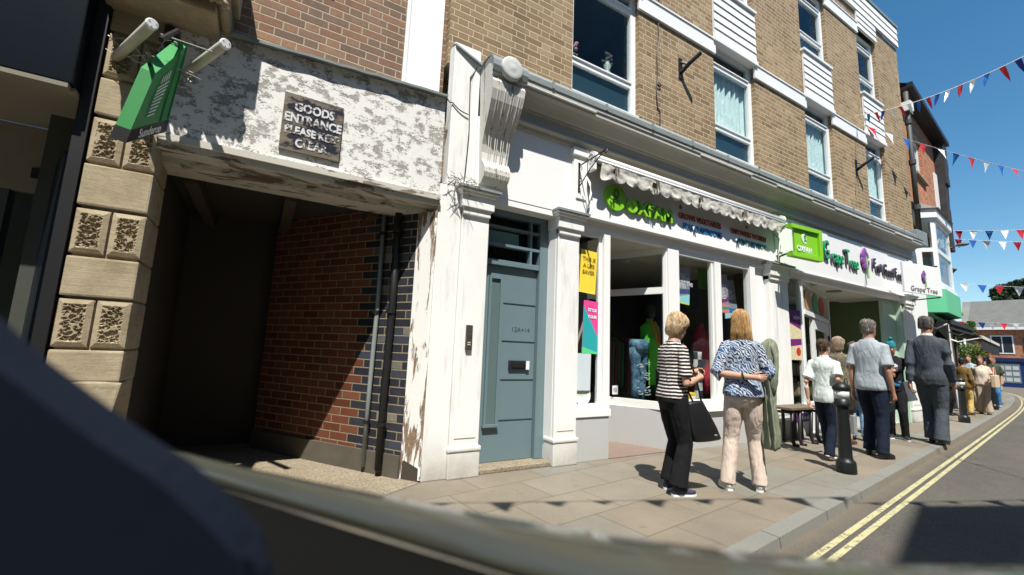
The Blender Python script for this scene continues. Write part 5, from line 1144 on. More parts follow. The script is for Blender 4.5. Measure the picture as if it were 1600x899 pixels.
# end of the street: brick building with blue shop
t, q = house('brick_building', 'red brick building with a blue shop front closing the end of the street', 47.5, 10.9, 49.8, -6.0, 4.3, REDB, depth=7, roofz=2.4, wins=[(.9, 2.35, 1.15, 1.35), (5.0, 2.35, 1.15, 1.35)])
part('shop_front', q(MB(), .3, 9, -.1, 2.0, .12, 0), flat('deep blue paint', (.01, .03, .13), .4), t); part('shop_sign', q(MB(), .2, 9, 1.78, 2.05, .2, .121), flat('darker blue sign', (.01, .02, .08), .5), t)
for k in range(4):
    o = part('display_window', q(MB(), .7+k*1.9, 2.2+k*1.9, .25, 1.65, .14, .121), flat('lit shop glass', (.16, .2, .22), .2), t)
    m = MB(); rr = random.Random(k)
    for j in range(3):
        for i in range(4): q(m, .76+k*1.9+i*.36, 1.05+k*1.9+i*.36, .35+j*.42, .62+j*.42, .15, .141)
    part('display', m, flat('pale goods', (.5, .52, .5), .6), o)
part('plaque', q(MB(), 2.5, 3.9, 2.6, 3.5, .05, 0), flat('blue plaque', (.02, .05, .14), .5), t); part('eaves', q(MB(), -.1, 17, 4.12, 4.3, .35, .05), UPV, t)
house('grey_roofed_hall', 'broad grey roofed hall behind the red brick building', 53, 12.6, 56, -4, 4.2, paint('hall wall', (.25, .2, .15), .8), depth=9, roofz=3.2, roofm=paint('pale grey slate', (.16, .165, .15), .8, .35, .8))
# ================================================================ TREES
def leafmat(name, a, b):
    g = NG(name); o = g.n('ShaderNodeObjectInfo'); p = g.pos(); n = g.noise(1.2, 3, .6, p); n2 = g.noise(14, 2, .5, p)
    c = g.mix(g.ramp(g.math('ADD', g.math('MULTIPLY', n, .6), g.math('MULTIPLY', n2, .4)), [(.35, 0.), (.65, 1.)]), a, b); g.fin(c, .7, 0, .2)
    try: g.b.inputs['Subsurface Weight'].default_value = 0
    except Exception: pass
    return g.m
def tree(name, lab, x, y, h, r, trunk_h, leaf, mat, n, seed, conifer=False, z0=-.1):
    t = thing(name, lab, 'tree', (x, y, z0)); rr = random.Random(seed); m = MB()
    m.tube([(x, y, z0), (x+.05*r, y, z0+trunk_h), (x, y+.04*r, z0+h*.8)], [.07*r+.06, .05*r+.04, .02], 8); cl = []
    nb_ = 12 if not conifer else 26
    for k in range(nb_):
        z = z0+trunk_h+(h-trunk_h)*((k+.5)/nb_ if conifer else rr.uniform(.12, .92)); tt = (z-z0-trunk_h)/(h-trunk_h)
        rad = r*(math.sqrt(max(0, 1-abs(tt*1.7-.7)**2)) if not conifer else (1.02-tt)*.95+.12); a = k*2.4+rr.random(); d = rad*rr.uniform(.45, .9)
        e = Vector((x+math.cos(a)*d, y+math.sin(a)*d, z+(.12*r if not conifer else 0))); m.tube([(x, y, z-.25*r), (x+math.cos(a)*d*.5, y+math.sin(a)*d*.5, z-.05*r), e], [.03*r+.01, .02*r+.008, .008], 5); cl.append((e, rad*rr.uniform(.32, .5)))
    part('trunk', m, paint('bark', (.10, .08, .055), .9, .3, 12, .6), t)
    m = MB()
    for k in range(n):
        c, cr = rr.choice(cl); d = Vector((rr.gauss(0, 1), rr.gauss(0, 1), rr.gauss(0, .7))).normalized()*cr*(rr.random()**.35)*1.15; p = c+d
        a = Vector((rr.gauss(0, 1), rr.gauss(0, 1), rr.gauss(0, 1))).normalized(); b = a.cross(Vector((rr.gauss(0, 1), rr.gauss(0, 1), rr.gauss(0, 1)))).normalized(); s = leaf*rr.uniform(.6, 1.3)
        m.poly([p-a*s, p-b*s*.5, p+a*s, p+b*s*.5])
    part('crown', m, mat, t)
tree('evergreen_tree', 'large dark evergreen rising behind the grey roofed hall', 66, 10.7, 10.4, 3.3, 2.2, .24, leafmat('dark needles', (.012, .028, .012), (.04, .065, .025)), 26000, 3, False)
tree('evergreen_tree', 'second dark evergreen at the right edge behind the hall', 69, 7.6, 10.6, 3.6, 2.2, .24, MC.get('dn') or bpy.data.materials['dark needles'], 22000, 9, False)
tree('street_tree', 'small bright green tree behind the cream bar of the long awning', 30.5, 7.35, 3.7, .7, 1.4, .06, leafmat('bright leaves', (.07, .13, .02), (.17, .24, .05)), 5200, 5)
tree('street_tree', 'thin tall sapling rising above the far white shops', 29.0, 7.25, 5.2, .3, 2.0, .07, bpy.data.materials['bright leaves'], 1600, 15)
# ================================================================ BOLLARDS AND BENCH
def bollard(x, y, lab, z=0):
    t = thing('bollard', lab, 'bollard', (x, y, z), 'black bollards along the kerb', local=True)
    PB_ = paint('black gloss paint', (.009, .011, .011), .42, .2, 9, .2)
    m = MB(); m.lathe([(.095, 0), (.097, .03), (.094, .11), (.088, .13), (.070, .145), (.065, .18), (.059, .70), (.059, .72)], n=20); part('shaft', m, PB_, t, True)
    m = MB(); m.lathe([(.075, .72), (.085, .735), (.085, .75), (.073, .765), (.073, .80)], n=20); part('collar', m, PB_, t, True); m = MB(); m.lathe([(.078, .80+.09), (.085, .905), (.085, .93), (.07, .95), (.05, .975), (.02, .985), (.001, .987)], n=20); part('cap', m, PB_, t, True)
    m = MB(); m.lathe([(.0735, .801), (.0735, .889)], n=20); part('reflective_band', m, paint('white reflective band', (.55, .56, .55), .4, .25, 20), t, True)
    return t
bl = bollard(5.76, 2.42, 'nearest black bollard with a small pale box strapped to its side')
m = MB(); m.box(.05, -.085, .42, .12, -.045, .62, bev=.006); mm = m; o = part('strapped_box', mm, paint('pale tag', (.25, .27, .27), .6), bl)
bollard(13.7, 3.42, 'middle black bollard beside the woman in cream'); bollard(19.2, 4.12, 'farthest black bollard by the pair in jeans and shorts')
bn = thing('bench', 'dark timber topped bench on black metal legs between the two shops', 'bench', (7.0, 3.6, 0))
m = MB(); m.box(6.62, 3.40, .50, 7.50, 3.72, .535, bev=.006); part('seat', m, paint('worn dark timber', (.13, .10, .07), .7, .3, 12), bn)
for x in (6.70, 6.90, 7.22, 7.40):
    m = MB(); m.tube([(x, 3.44, .50), (x, 3.46, .1), (x-.0, 3.43, .012), (x+.03, 3.38, .010)], [.028, .026, .03, .022], 8); m.tube([(x, 3.68, .50), (x, 3.67, .01)], .024, 8); m.tube([(x, 3.45, .46), (x, 3.68, .46)], .02, 6); part('leg', m, BLACK, bn, True)
# ================================================================ BUNTING
FL = {'r': cloth('red flag cloth', (.55, .03, .05)), 'w': cloth('white flag cloth', (.75, .75, .72)), 'b': cloth('blue flag cloth', (.02, .12, .42)), 'n': cloth('navy flag cloth', (.02, .04, .22))}
def bunting(lab, a, b, sag, step, fw, fh, seq, seed, s0=.15, z=None):
    a = Vector(a); b = Vector(b); L = (b-a).length; t = thing('bunting', lab, 'bunting', a, 'strings of bunting across the street')
    def P(u): return a.lerp(b, u)-Vector((0, 0, sag*4*u*(1-u)))
    m = MB(); m.tube([P(k/40) for k in range(41)], .006, 5); part('cord', m, flat('white cord', (.7, .7, .68), .8), t)
    rr = random.Random(seed); s = s0; i = 0; d = (b-a).normalized()
    fl = 0
    while s < L-.1 and fl < 95:
        u = s/L; u2 = (s+fw)/L; p0, p1 = P(u), P(u2); mid = (p0+p1)/2; sw = rr.uniform(-.10, .10); side = Vector((d.y, -d.x, 0))
        tip = mid+Vector((0, 0, -fh))+side*sw+d*rr.uniform(-.03, .03); ce = (p0+p1+tip)/3+side*rr.uniform(-.02, .02)
        m = MB(); v = [m.bm.verts.new(q) for q in (p0, p1, tip, ce, (p0+tip)/2+side*.01, (p1+tip)/2-side*.01, mid)]
        for f in ((0, 6, 3), (6, 1, 3), (1, 5, 3), (5, 2, 3), (2, 4, 3), (4, 0, 3)): m.bm.faces.new([v[k] for k in f])
        part('flag', m, FL[seq[i % len(seq)]], t); s += step*rr.uniform(.93, 1.07); i += 1; fl += 1
    return t
bunting('string of bunting sloping up from the brick to the top right of the sky', (11.05, 3.98, 6.73), (4.5, -3.5, 5.75), .98, .235, .10, .23, 'wbrnwr', 1)
bunting('string of bunting drooping from the brick across the gutter of the orange building', (11.35, 3.98, 6.60), (24.0, 1.2, 7.0), .25, .62, .27, .30, 'rwb', 2)
bunting('first of the paired distant strings of bunting beyond the bay', (20.5, 5.0, 5.95), (22.3, -7, 5.9), .6, .34, .19, .32, 'rwbw', 3)
bunting('second slightly lower string of the distant bunting beyond the bay', (21.5, 5.6, 6.0), (24.0, -7, 5.8), .9, .34, .19, .32, 'wrbw', 4)
bunting('distant string of bunting in front of the dark conifer', (28.0, 7.4, 5.3), (30.5, -7, 4.7), .7, .55, .3, .4, 'rwb', 5)
bunting('low distant string of bunting across the grey roof', (35, 10.5, 4.1), (38, -7, 4.0), .5, .42, .3, .38, 'rwbw', 6)
bunting('overhead string of bunting that casts small triangles on the pavement', (-9.4, 3.9, 6.4), (13.8, -5.0, 6.4), .35, .44, .22, .28, 'rwb', 7)
# ================================================================ CARS (camera looks out of one, another is added ahead, unseen)
cd = thing('car_interior', 'dark dashboard edge and navy windscreen pillar of the car the view is taken from', 'car', (0, .3, 1.0))
s_ = .5
up = [(-.30, 1.32), (-.166, 1.147), (.016, .884), (.168, .694), (.313, .521), (.427, .404), (.535, .309), (.66, .234), (.809, .164), (.98, .08)]
lo = [(-.36, 1.22), (-.12, 1.02), (.017, .80), (.135, .619), (.20, .52), (.261, .431), (.314, .356), (.38, .25), (.5, .12), (.62, .0)]
zc = CH-.22*s_
rs = []
for (ax, ay), (bx, by) in zip(up, lo):
    a = Vector((ax, ay))*s_; b = Vector((bx, by))*s_; n = (a-b).normalized(); w_ = (a-b).length
    rs.append([(b.x+n.x*.01, b.y+n.y*.01, zc-.016), (b.x, b.y, zc-.008), (b.x+n.x*w_*.12, b.y+n.y*w_*.12, zc+.000), (b.x+n.x*w_*.5, b.y+n.y*w_*.5, zc+.003), (b.x+n.x*w_*.85, b.y+n.y*w_*.85, zc+.001), (a.x, a.y, zc-.004), (a.x+n.x*.012, a.y+n.y*.012, zc-.014), (a.x+n.x*.014, a.y+n.y*.014, zc-.03)])
# finer rings
rf = []
for r0, r1 in zip(rs, rs[1:]):
    for k in range(5): rf.append([tuple(Vector(p).lerp(Vector(q), k/5)) for p, q in zip(r0, r1)])
m = MB(); m.rings(rf+[rs[-1]]); part('dashboard_rim', m, paint('glossy olive grey trim', (.045, .045, .034), .13, .35, 5, .02, spec=.7), cd, True)
m = MB(); m.prism([(p[0]*s_, p[1]*s_, zc-.014) for p in [(-.36, 1.23), (-.12, 1.03), (.017, .81), (.135, .629), (.261, .441), (.38, .26), (.62, .01), (-.9, .0), (-.9, .9)]], (0, 0, -.03)); part('dashboard', m, paint('black dash plastic', (.004, .004, .0035), .9, spec=.08), cd)
def ray3(px, py, t):
    M = look_matrix(.1441, .0402, .5216); d = M @ Vector(((px-800)/669, -(py-449.5)/669, -1)); return Vector((0, 0, CH))+d*t
out = [(-60, 440), (0, 495), (70, 560), (150, 620), (215, 668), (300, 722), (365, 780), (410, 828), (445, 880), (470, 960), (60, 960), (45, 860), (15, 800), (-60, 730)]
a_ = [ray3(x, y, .20) for x, y in out]
m = MB(); nrm = (a_[4]-a_[0]).cross(a_[8]-a_[0]).normalized(); nrm = nrm if nrm.dot(a_[0]-Vector((0, 0, CH))) > 0 else -nrm
m.prism(a_, nrm*-.02); bmesh.ops.bevel(m.bm, geom=[e for e in m.bm.edges], offset=.006, segments=2, affect='EDGES'); part('windscreen_pillar', m, paint('navy pillar trim', (.0045, .0075, .0145), .9, .25, 4, spec=.1), cd)
vh = thing('van', 'dark van added unseen ahead as a shadow caster beyond the right edge', 'van', (9.2, -1.6, -.1))  # unseen van, added as a shadow caster out of frame
m = MB(); m.box(8.75, -2.6, .25, 13.6, -.78, 1.0, bev=.10); m.prism([(8.8, -2.52, .95), (8.95, -2.52, 1.72), (12.6, -2.52, 1.78), (13.3, -2.52, 1.0)], (0, 1.66, 0)); part('body', m, paint('dark car paint', (.02, .025, .04), .25), vh)
for x in (9.6, 12.7):
    for y in (-2.58, -1.0): m = MB(); m.rings([[(x+.32*math.cos(a*.314), y+dy, .22+.32*math.sin(a*.314)) for a in range(20)] for dy in (0, .2)]); part('wheel', m, BLACK, vh)
m = MB(); m.prism([(9.1, -.858, 1.1), (9.2, -.858, 1.62), (12.4, -.858, 1.62), (12.9, -.858, 1.1)], (0, .008, 0)); part('side_window', m, GLS, vh)

# ================================================================ THE OTHER SIDE OF THE STREET (behind the camera, mirrored in the glass; corner block added for its shadow)
for k, (x0, x1, y, h, mt_, lab) in enumerate(((-30, -12, -7.5, 8.5, BRN, 'brown brick terrace across the street to the left'), (15.5, 24, -6.9, 8.0, REDB, 'orange brick terrace across the street to the right'), (24, 40, -6.2, 8.5, BRN, 'brown brick terrace far along the other side'))):
    wl = []
    for fl_ in range(2):
        xx = 1.2
        while xx < (x1-x0)-2: wl.append((xx, 3.6+fl_*2.5, 1.1, 1.5)); xx += 2.6
    t, q = house('terrace', lab, x1, y, x0, y, h, mt_, depth=9, roofz=2.5, wins=wl)
    part('shop_front', q(MB(), .5, x1-x0-.5, .0, 2.6, .1, 0), paint('shop front paint %d' % k, ((.3, .05, .05), (.03, .06, .12), (.4, .4, .36))[k], .5), t)
    for j in range(int((x1-x0)/4)): part('shop_window', q(MB(), 1+j*4, 3.6+j*4, .6, 2.3, .12, .101), MC['far window dark'], t)

t = thing('shadow_corner_block', 'flat roofed tan brick corner block added unseen behind the camera to shadow the road', 'building', (3.0, -2.96, -.1))  # unseen block, shaped so that its corner throws the shadow on the road
m = MB(); m.prism([(3.0, -2.96, -.1), (-12, -6.4, -.1), (-12, -15, -.1), (14, -7.46, -.1)], (0, 0, 9.6)); part('wall', m, TAN, t)
for (ax, ay), (bx, by) in (((3.0, -2.96), (-12, -6.4)), ((14, -7.46), (3.0, -2.96))):
    a = Vector((ax, ay)); b = Vector((bx, by)); u = (b-a).normalized(); n = Vector((-u.y, u.x)); n = n if n.y > 0 else -n; L = (b-a).length
    def qq(m, s0, s1, z0, z1, t0, t1): p = [a+u*s0+n*t0, a+u*s1+n*t0, a+u*s1+n*t1, a+u*s0+n*t1]; m.prism([(v.x, v.y, z0) for v in p], (0, 0, z1-z0)); return m
    s = .9
    while s < L-1.6:
        for z in (3.6, 6.3): o = part('window', qq(MB(), s, s+1.1, z, z+1.6, .03, 0), UPV, t); part('pane', qq(MB(), s+.08, s+1.02, z+.08, z+1.52, .04, .031), MC['far window dark'], o)
        s += 2.4
    part('shop_front', qq(MB(), .4, L-.4, 0, 2.7, .1, 0), paint('cream shop front', (.5, .46, .38), .5), t)
    s = 1
    while s < L-3: part('shop_window', qq(MB(), s, s+2.2, .6, 2.2, .12, .101), MC['far window dark'], t); s += 3
# ================================================================ PEOPLE
SKIN = paint('skin', (.50, .29, .20), .5, .1, 12, .1); SKIN2 = paint('tanned skin', (.38, .20, .13), .5, .1, 12, .1)
def person(label, x, y, face, H=1.65, sex='f', vox=.012, skin=None, feet=None, hands=None, elbows=None, lean=0, head=(0, 0), build=1.0,
           shirt=None, sleeve='short', hem=.50, loose=.010, trousers=None, flare=1.0, tloose=.008, tlen=.045, shorts=False, shoes=None, sole=None, hair=None, hairkind='short', jacket=False, group=None, nz=0, collar=None, slim=.86):
    t = thing('person', label, 'person', (x, y, nz), group, rz=face-math.pi/2, local=True); t.scale = (slim, min(1, slim+.06), 1)
    sk = skin or SKIN; B = build
    hd_z = .935*H
    feet = feet or [(-.055, 0, 0), (.055, 0, 0)]        # x, y, lift (fractions of H); x<0 is the left foot
    sw = (.098 if sex == 'f' else .108)*H; hipw = .052*H
    def ln(z): return Vector((0, lean*(z-.5*H), 0))
    hip = [Vector((-hipw, 0, .50*H)), Vector((hipw, 0, .50*H))]
    ank = [Vector((f[0]*H, f[1]*H, .045*H+f[2]*H)) for f in feet]
    knee = []
    for h, a in zip(hip, ank):
        mid = h.lerp(a, .5); d = (h-a).length; leg = .465*H; b = math.sqrt(max(0, (leg/2)**2-(d/2)**2)) if d < leg else 0
        knee.append(mid+Vector((0, min(b, .1*H)+.008*H, 0)))
    sh = [Vector((-sw, -.004*H, .795*H))+ln(.8*H), Vector((sw, -.004*H, .795*H))+ln(.8*H)]
    hands = hands or [(-.135, .02, .49), (.135, .02, .49)]
    wr = [Vector(h)*H for h in hands]
    elb = []
    for i in (0, 1):
        if elbows and elbows[i]: elb.append(Vector(elbows[i])*H); continue
        d = wr[i]-sh[i]; m_ = sh[i].lerp(wr[i], .53); arm = .335*H; b = math.sqrt(max(0, (arm/2)**2-(d.length/2)**2)) if d.length < arm else 0
        out = Vector(((-1, 1)[i]*.25, -1, -.15)).normalized(); elb.append(m_+out*b*.95)
    # torso rings: z, rx, ry, dy (fractions of H)
    if sex == 'f': T = [(.465, .062, .048, 0), (.50, .098*B, .066*B, -.006), (.54, .098*B, .066*B, -.006), (.60, .080*B, .056*B, 0), (.64, .078*B, .054*B, .002), (.70, .088*B, .064*B, .006), (.745, .090*B, .062*B, .002), (.785, .094, .052, -.004), (.805, .080, .045, -.006), (.825, .056, .039, -.006), (.845, .036, .034, -.002), (.87, .031, .032, .004), (.90, .030, .032, .006)]
    else: T = [(.465, .06, .048, 0), (.50, .092*B, .064*B, -.004), (.54, .092*B, .064*B, -.004), (.60, .086*B, .060*B, 0), (.66, .092*B, .064*B, .002), (.72, .100*B, .066*B, .002), (.765, .106, .060, -.002), (.79, .104, .053, -.005), (.81, .084, .047, -.006), (.83, .060, .042, -.005), (.848, .041, .038, -.002), (.87, .036, .037, .004), (.90, .034, .036, .006)]
    def ring(z, rx, ry, dy, inf=0, n=20):
        c = ln(z*H)+Vector((0, dy*H, z*H)); rx = rx*H+inf; ry = ry*H+inf; r = []
        for k in range(n):
            a = 2*math.pi*k/n; ca, sa = math.cos(a), math.sin(a); e = .82
            r.append(c+Vector((math.copysign(abs(ca)**e, ca)*rx, math.copysign(abs(sa)**e, sa)*ry, 0)))
        return r
    yaw, pit = head
    HM = Matrix.Translation(ln(hd_z)+Vector((0, .012*H, .895*H))) @ Matrix.Rotation(yaw, 4, 'Z') @ Matrix.Rotation(-pit, 4, 'X')
    def hp(p): return HM @ (Vector(p)*H)
    # ---- body, one skin
    m = MB(); m.rings([ring(*r) for r in T])
    for i in (0, 1):
        m.capsule([hip[i]+Vector((0, 0, .02*H)), hip[i].lerp(knee[i], .5), knee[i], knee[i].lerp(ank[i], .3)+Vector((0, -.008*H, 0)), ank[i]], [.055*H, .048*H, .034*H, .034*H, .021*H], 12)
        m.capsule([sh[i], sh[i].lerp(elb[i], .5), elb[i], elb[i].lerp(wr[i], .3), wr[i]], [q_*H*(.8 if sleeve == 'long' and q_ > .016 else 1) for q_ in (.030, .027, .0225, .0235, .0155)], 12)
        fd = Vector((feet[i][3] if len(feet[i]) > 3 else (-.15, .15)[i], 1, 0)).normalized(); m.capsule([ank[i]-Vector((0, 0, .018*H)), ank[i]+fd*.06*H-Vector((0, 0, .030*H))], [.017*H, .009*H], 8)
    for z, rx, ry, dy in (): pass
    hr = [(-.028, .018, .020, .030), (-.020, .030, .030, .024), (-.005, .038, .042, .016), (.018, .043, .050, .009), (.04, .0455, .056, .004), (.06, .046, .0585, 0), (.08, .0425, .054, -.004), (.095, .032, .041, -.006), (.1045, .014, .018, -.006)]
    rs = []
    for z, rx, ry, dy in hr: rs.append([hp((math.cos(2*math.pi*k/18)*rx, math.sin(2*math.pi*k/18)*ry+dy, z)) for k in range(18)])
    m.rings(rs)
    m.capsule([hp((0, .052, .052)), hp((0, .066, .026))], [.005*H, .009*H], 6)   # nose
    for s_ in (-1, 1): m.capsule([hp((s_*.045, .0, .045)), hp((s_*.046, .002, .02))], [.009*H, .006*H], 6)
    m.capsule([hp((-.012, .058, .003)), hp((.012, .058, .003))], .0045*H, 6)
    for i in (0, 1):     # palms
        d = (wr[i]-elb[i]).normalized(); m.capsule([wr[i], wr[i]+d*.045*H], [.0155*H, .019*H], 8)
    me = remesh(m, vox, 3, .5)
    # fingers: five short chains rooted in the palm
    bm = MB(); bm.bm.from_mesh(me)
    for i in (0, 1):
        d = (wr[i]-elb[i]).normalized(); fw = Vector((0, 1, 0)); sd_ = d.cross(Vector(((-1, 1)[i], 0, 0)))
        sd_ = sd_.normalized() if sd_.length > .2 else d.cross(Vector((0, 0, 1))).normalized(); cl = d.cross(sd_).normalized()*(1 if i else -1)
        if cl.x*(-1, 1)[i] > 0: cl = -cl
        p0 = wr[i]+d*.05*H
        for k, (o_, L_) in enumerate(((-.015, .040), (-.005, .046), (.005, .043), (.015, .034))):
            a = p0+sd_*o_*H-d*.006*H; m2 = MB.__new__(MB); m2.bm = bm.bm; m2.capsule([a, a+d*L_*.45*H+cl*.008*H, a+d*L_*.8*H+cl*.022*H, a+d*L_*.85*H+cl*.036*H], [.0056*H, .0052*H, .0047*H, .004*H], 6)
        a = wr[i]+d*.015*H-sd_*.012*H; m2.capsule([a, a+d*.022*H-sd_*.016*H+cl*.008*H, a+d*.042*H-sd_*.018*H+cl*.018*H], [.0066*H, .006*H, .0048*H], 6)
    part('body', bm, sk, t, True)
    # eyes
    for s_ in (-1, 1):
        m = MB(); m.ball(hp((s_*.019, .0545, .043)), .0055*H, 8, 6); part('eye', m, flat('eye', (.05, .03, .02), .2), t, True)
    # ---- garments
    if shirt:
        m = MB(); rr_ = [r for r in T if r[0] >= hem and r[0] <= .85]
        def at_(z):
            for a, b in zip(T, T[1:]):
                if a[0] <= z <= b[0]: f = (z-a[0])/(b[0]-a[0]); return tuple(a[j]+(b[j]-a[j])*f for j in range(4))
        h0 = at_(max(hem, .47)); ex = loose*H*.9
        rl_ = [(hem, h0[1], h0[2], h0[3])]+[r for r in rr_ if r[0] > hem+.01]
        rings_ = []
        for r in rl_:
            k = max(0, min(1, (.70-r[0])/.2)); rx_ = max(r[1], .088*B if r[0] < .7 else 0); ry_ = max(r[2], .060*B if r[0] < .7 else 0)
            rings_.append(ring(r[0], rx_, ry_, r[3], loose*H+ex*k))
        m.rings(rings_)
        for i in (0, 1):
            a, b, c = sh[i], elb[i], wr[i]
            inn = Vector(((1, -1)[i]*.03*H, 0, .006*H))
            if sleeve == 'short': m.tube([a+inn, a, a.lerp(b, .45), a.lerp(b, .80)], [.026*H+loose*H*.5, .031*H+loose*H*.6, .031*H+loose*H*.8, .034*H+loose*H*1.2], 14)
            elif sleeve == 'elbow': m.tube([a+inn, a, a.lerp(b, .5), b, b.lerp(c, .08)], [.026*H+loose*H*.5, .031*H+loose*H*.6, .032*H+loose*H*.8, .032*H+loose*H, .034*H+loose*H*1.1], 14)
            else: m.tube([a+inn, a, a.lerp(b, .5), b, b.lerp(c, .5), b.lerp(c, .96)], [.026*H+loose*H*.5, .031*H+loose*H*.6, .031*H+loose*H*.7, .028*H+loose*H*.7, .026*H+loose*H*.6, .022*H+loose*H*.5], 14)
        for v in m.bm.verts: pass
        me = remesh(m, vox, 3, .5)
        NN = [Vector(v.normal) for v in me.vertices]
        for v in me.vertices:
            q = v.co; f = .0032*H*(noise.noise(Vector((q.x*7, q.y*7, q.z*6+x*3)))+.35*noise.noise(Vector((q.x*16, q.y*16, q.z*10)))); v.co += NN[v.index]*f
        link('shirt' if not jacket else 'jacket', me, shirt, t)
    if collar:
        m = MB(); a = ring(.835, .046, .042, 0, 0, 18); b = ring(.862, .040, .040, .004, 0, 18); c = ring(.864, .035, .034, .004, 0, 18); m.rings([a, b, c, ring(.835, .036, .034, 0, 0, 18)]); part('collar', m, collar, t, True)
    if trousers:
        m = MB(); tl = tloose*H
        m.rings([ring(.455, .066, .05, 0, tl), ring(.50, .094*B, .066*B, -.006, tl), ring(.54, .094*B, .064*B, -.005, tl), ring(.585, .082*B, .057*B, 0, tl)])
        for i in (0, 1):
            k, a, h = knee[i], ank[i], hip[i]; e = a+Vector((0, 0, (tlen-.045)*H))
            if shorts: m.tube([h+Vector((0, 0, .03*H)), h.lerp(k, .5), h.lerp(k, .92)], [.056*H+tl, .054*H+tl, .05*H+tl], 14)
            else: m.tube([h+Vector((0, 0, .03*H)), h.lerp(k, .45), k, k.lerp(e, .5), k.lerp(e, .93), e-Vector((0, 0, .012*H))], [.055*H+tl, .050*H+tl, .037*H+tl, (.033*H+tl)*(.5+.5*flare), (.030*H+tl)*flare, (.031*H+tl)*flare*1.05], 14)
        me = remesh(m, vox, 3, .5)
        NN = [Vector(v.normal) for v in me.vertices]
        for v in me.vertices:
            q = v.co; f = .0028*H*(noise.noise(Vector((q.x*6, q.y*6, q.z*8+x*5)))+.5*noise.noise(Vector((q.x*12, q.y*12, q.z*20)))); v.co += NN[v.index]*f
        link('trousers' if not shorts else 'shorts', me, trousers, t)
    for i in (0, 1):
        a = ank[i]; fd = Vector((feet[i][3] if len(feet[i]) > 3 else (-.15, .15)[i], 1, 0)).normalized(); sd2 = Vector((fd.y, -fd.x, 0)); g = a-Vector((0, 0, .045*H)); pit_ = feet[i][4] if len(feet[i]) > 4 else 0
        def fp(u, v, w_): 
            q = fd*(u*H)+sd2*(v*H)+Vector((0, 0, w_*H))
            if pit_: toe = fd*.10*H; q = toe+Matrix.Rotation(pit_, 3, Vector((0, 0, 1)).cross(fd)) @ (q-toe)
            return g+q
        def outline(w_, s_=1, up_=None): 
            pts = []
            for u, v in ((-.045, .0), (-.04, .018), (-.015, .024), (.03, .024), (.07, .029), (.095, .025), (.113, .012), (.118, 0), (.113, -.012), (.095, -.025), (.07, -.029), (.03, -.024), (-.015, -.024), (-.04, -.018)):
                pts.append(fp(.03+(u-.03)*s_, v*s_, w_ if up_ is None else up_(u)))
            return pts
        m = MB(); m.rings([outline(0.001), outline(.013, 1.0)]); so_ = m
        shp = MB(); shp.rings([outline(.012, .98), outline(0, .96, lambda u: .034 if u < .05 else .026-.0*(u-.05)), outline(0, .72, lambda u: .058 if u < .02 else .040-(max(0, u-.02))*.1), outline(0, .4, lambda u: .066 if u < .02 else .044-(max(0, u-.02))*.1)])
        o = part('shoe', shp, shoes, t, True); part('sole', so_, sole or shoes, o)
    # ---- hair
    if hair:
        m = MB()
        if hairkind == 'short': RH = [(.0, .040, .034, -.022), (.02, .047, .043, -.018), (.045, .050, .052, -.010), (.065, .0505, .0585, -.004), (.085, .048, .058, -.004), (.102, .036, .046, -.006), (.113, .016, .02, -.008)]
        elif hairkind == 'perm': RH = [(-.025, .034, .026, -.028), (-.005, .050, .042, -.022), (.02, .056, .052, -.016), (.05, .060, .062, -.008), (.075, .060, .068, -.004), (.10, .050, .060, -.004), (.118, .030, .038, -.006), (.125, .012, .014, -.006)]
        elif hairkind == 'bob': RH = [(-.086, .060, .028, -.026), (-.065, .067, .038, -.026), (-.02, .063, .050, -.020), (.02, .057, .055, -.014), (.05, .056, .060, -.008), (.08, .052, .062, -.004), (.103, .038, .048, -.006), (.116, .016, .02, -.006)]
        elif hairkind == 'beanie': RH = [(.045, .0495, .0605, 0), (.065, .052, .062, -.002), (.09, .047, .057, -.004), (.11, .03, .04, -.006), (.122, .01, .012, -.006)]
        else: RH = [(-.05, .045, .035, -.03), (-.01, .052, .045, -.022), (.03, .054, .052, -.014), (.06, .053, .062, -.006), (.09, .045, .055, -.005), (.112, .02, .025, -.006)]
        m.rings([[hp((math.cos(2*math.pi*k/26)*rx, math.sin(2*math.pi*k/26)*ry+dy, z)) for k in range(26)] for z, rx, ry, dy in RH])
        hm = evaluate(m.mesh('h'), [('SUBSURF', dict(levels=2, render_levels=2))]); m = MB(); m.bm.from_mesh(hm)
        m.bm.normal_update()
        am = {'perm': .007, 'bob': .006, 'short': .003}.get(hairkind, .003)*H; fr = {'perm': 13, 'bob': 16}.get(hairkind, 18)
        for v in m.bm.verts:
            q = v.co; v.co += v.normal*am*(noise.noise(Vector((q.x*fr*2, q.y*fr*2, q.z*fr*(.35 if hairkind == 'bob' else 1.6))))*1.6)
        ho = part('hair' if hairkind != 'beanie' else 'beanie', m, hair, t, True)
        if hairkind != 'beanie' and vox < .02:
            rs_ = random.Random(int(x*100)); m = MB(); n_ = 520 if vox < .01 else 200
            for k in range(n_):
                a = rs_.uniform(0, 6.283); i0 = rs_.randrange(0, 2) if hairkind in ('bob', 'long') else rs_.randrange(0, len(RH)-3); i1 = len(RH)-1 if hairkind == 'bob' else min(len(RH)-1, i0+3)
                pts = []; da = rs_.uniform(-.25, .25)
                for j in range(i1, i0-1, -1):
                    z_, rx_, ry_, dy_ = RH[j]; ex_ = 1.05+rs_.uniform(-.02, .05); a += da*.3
                    pts.append(hp((math.cos(a)*rx_*ex_, math.sin(a)*ry_*ex_+dy_, z_+rs_.uniform(-.004, .004)-(.004 if j == i0 else 0))))
                if len(pts) > 1: m.tube(pts, [.0019]*(len(pts)-1)+[.0006], 3)
            part('hair_strands', m, hair, ho, True)
        if hairkind == 'beanie': m = MB(); m.ball(hp((0, -.005, .135)), .021*H, 10, 8); part('pompom', m.wobble(.006, 40), hair, t, True)
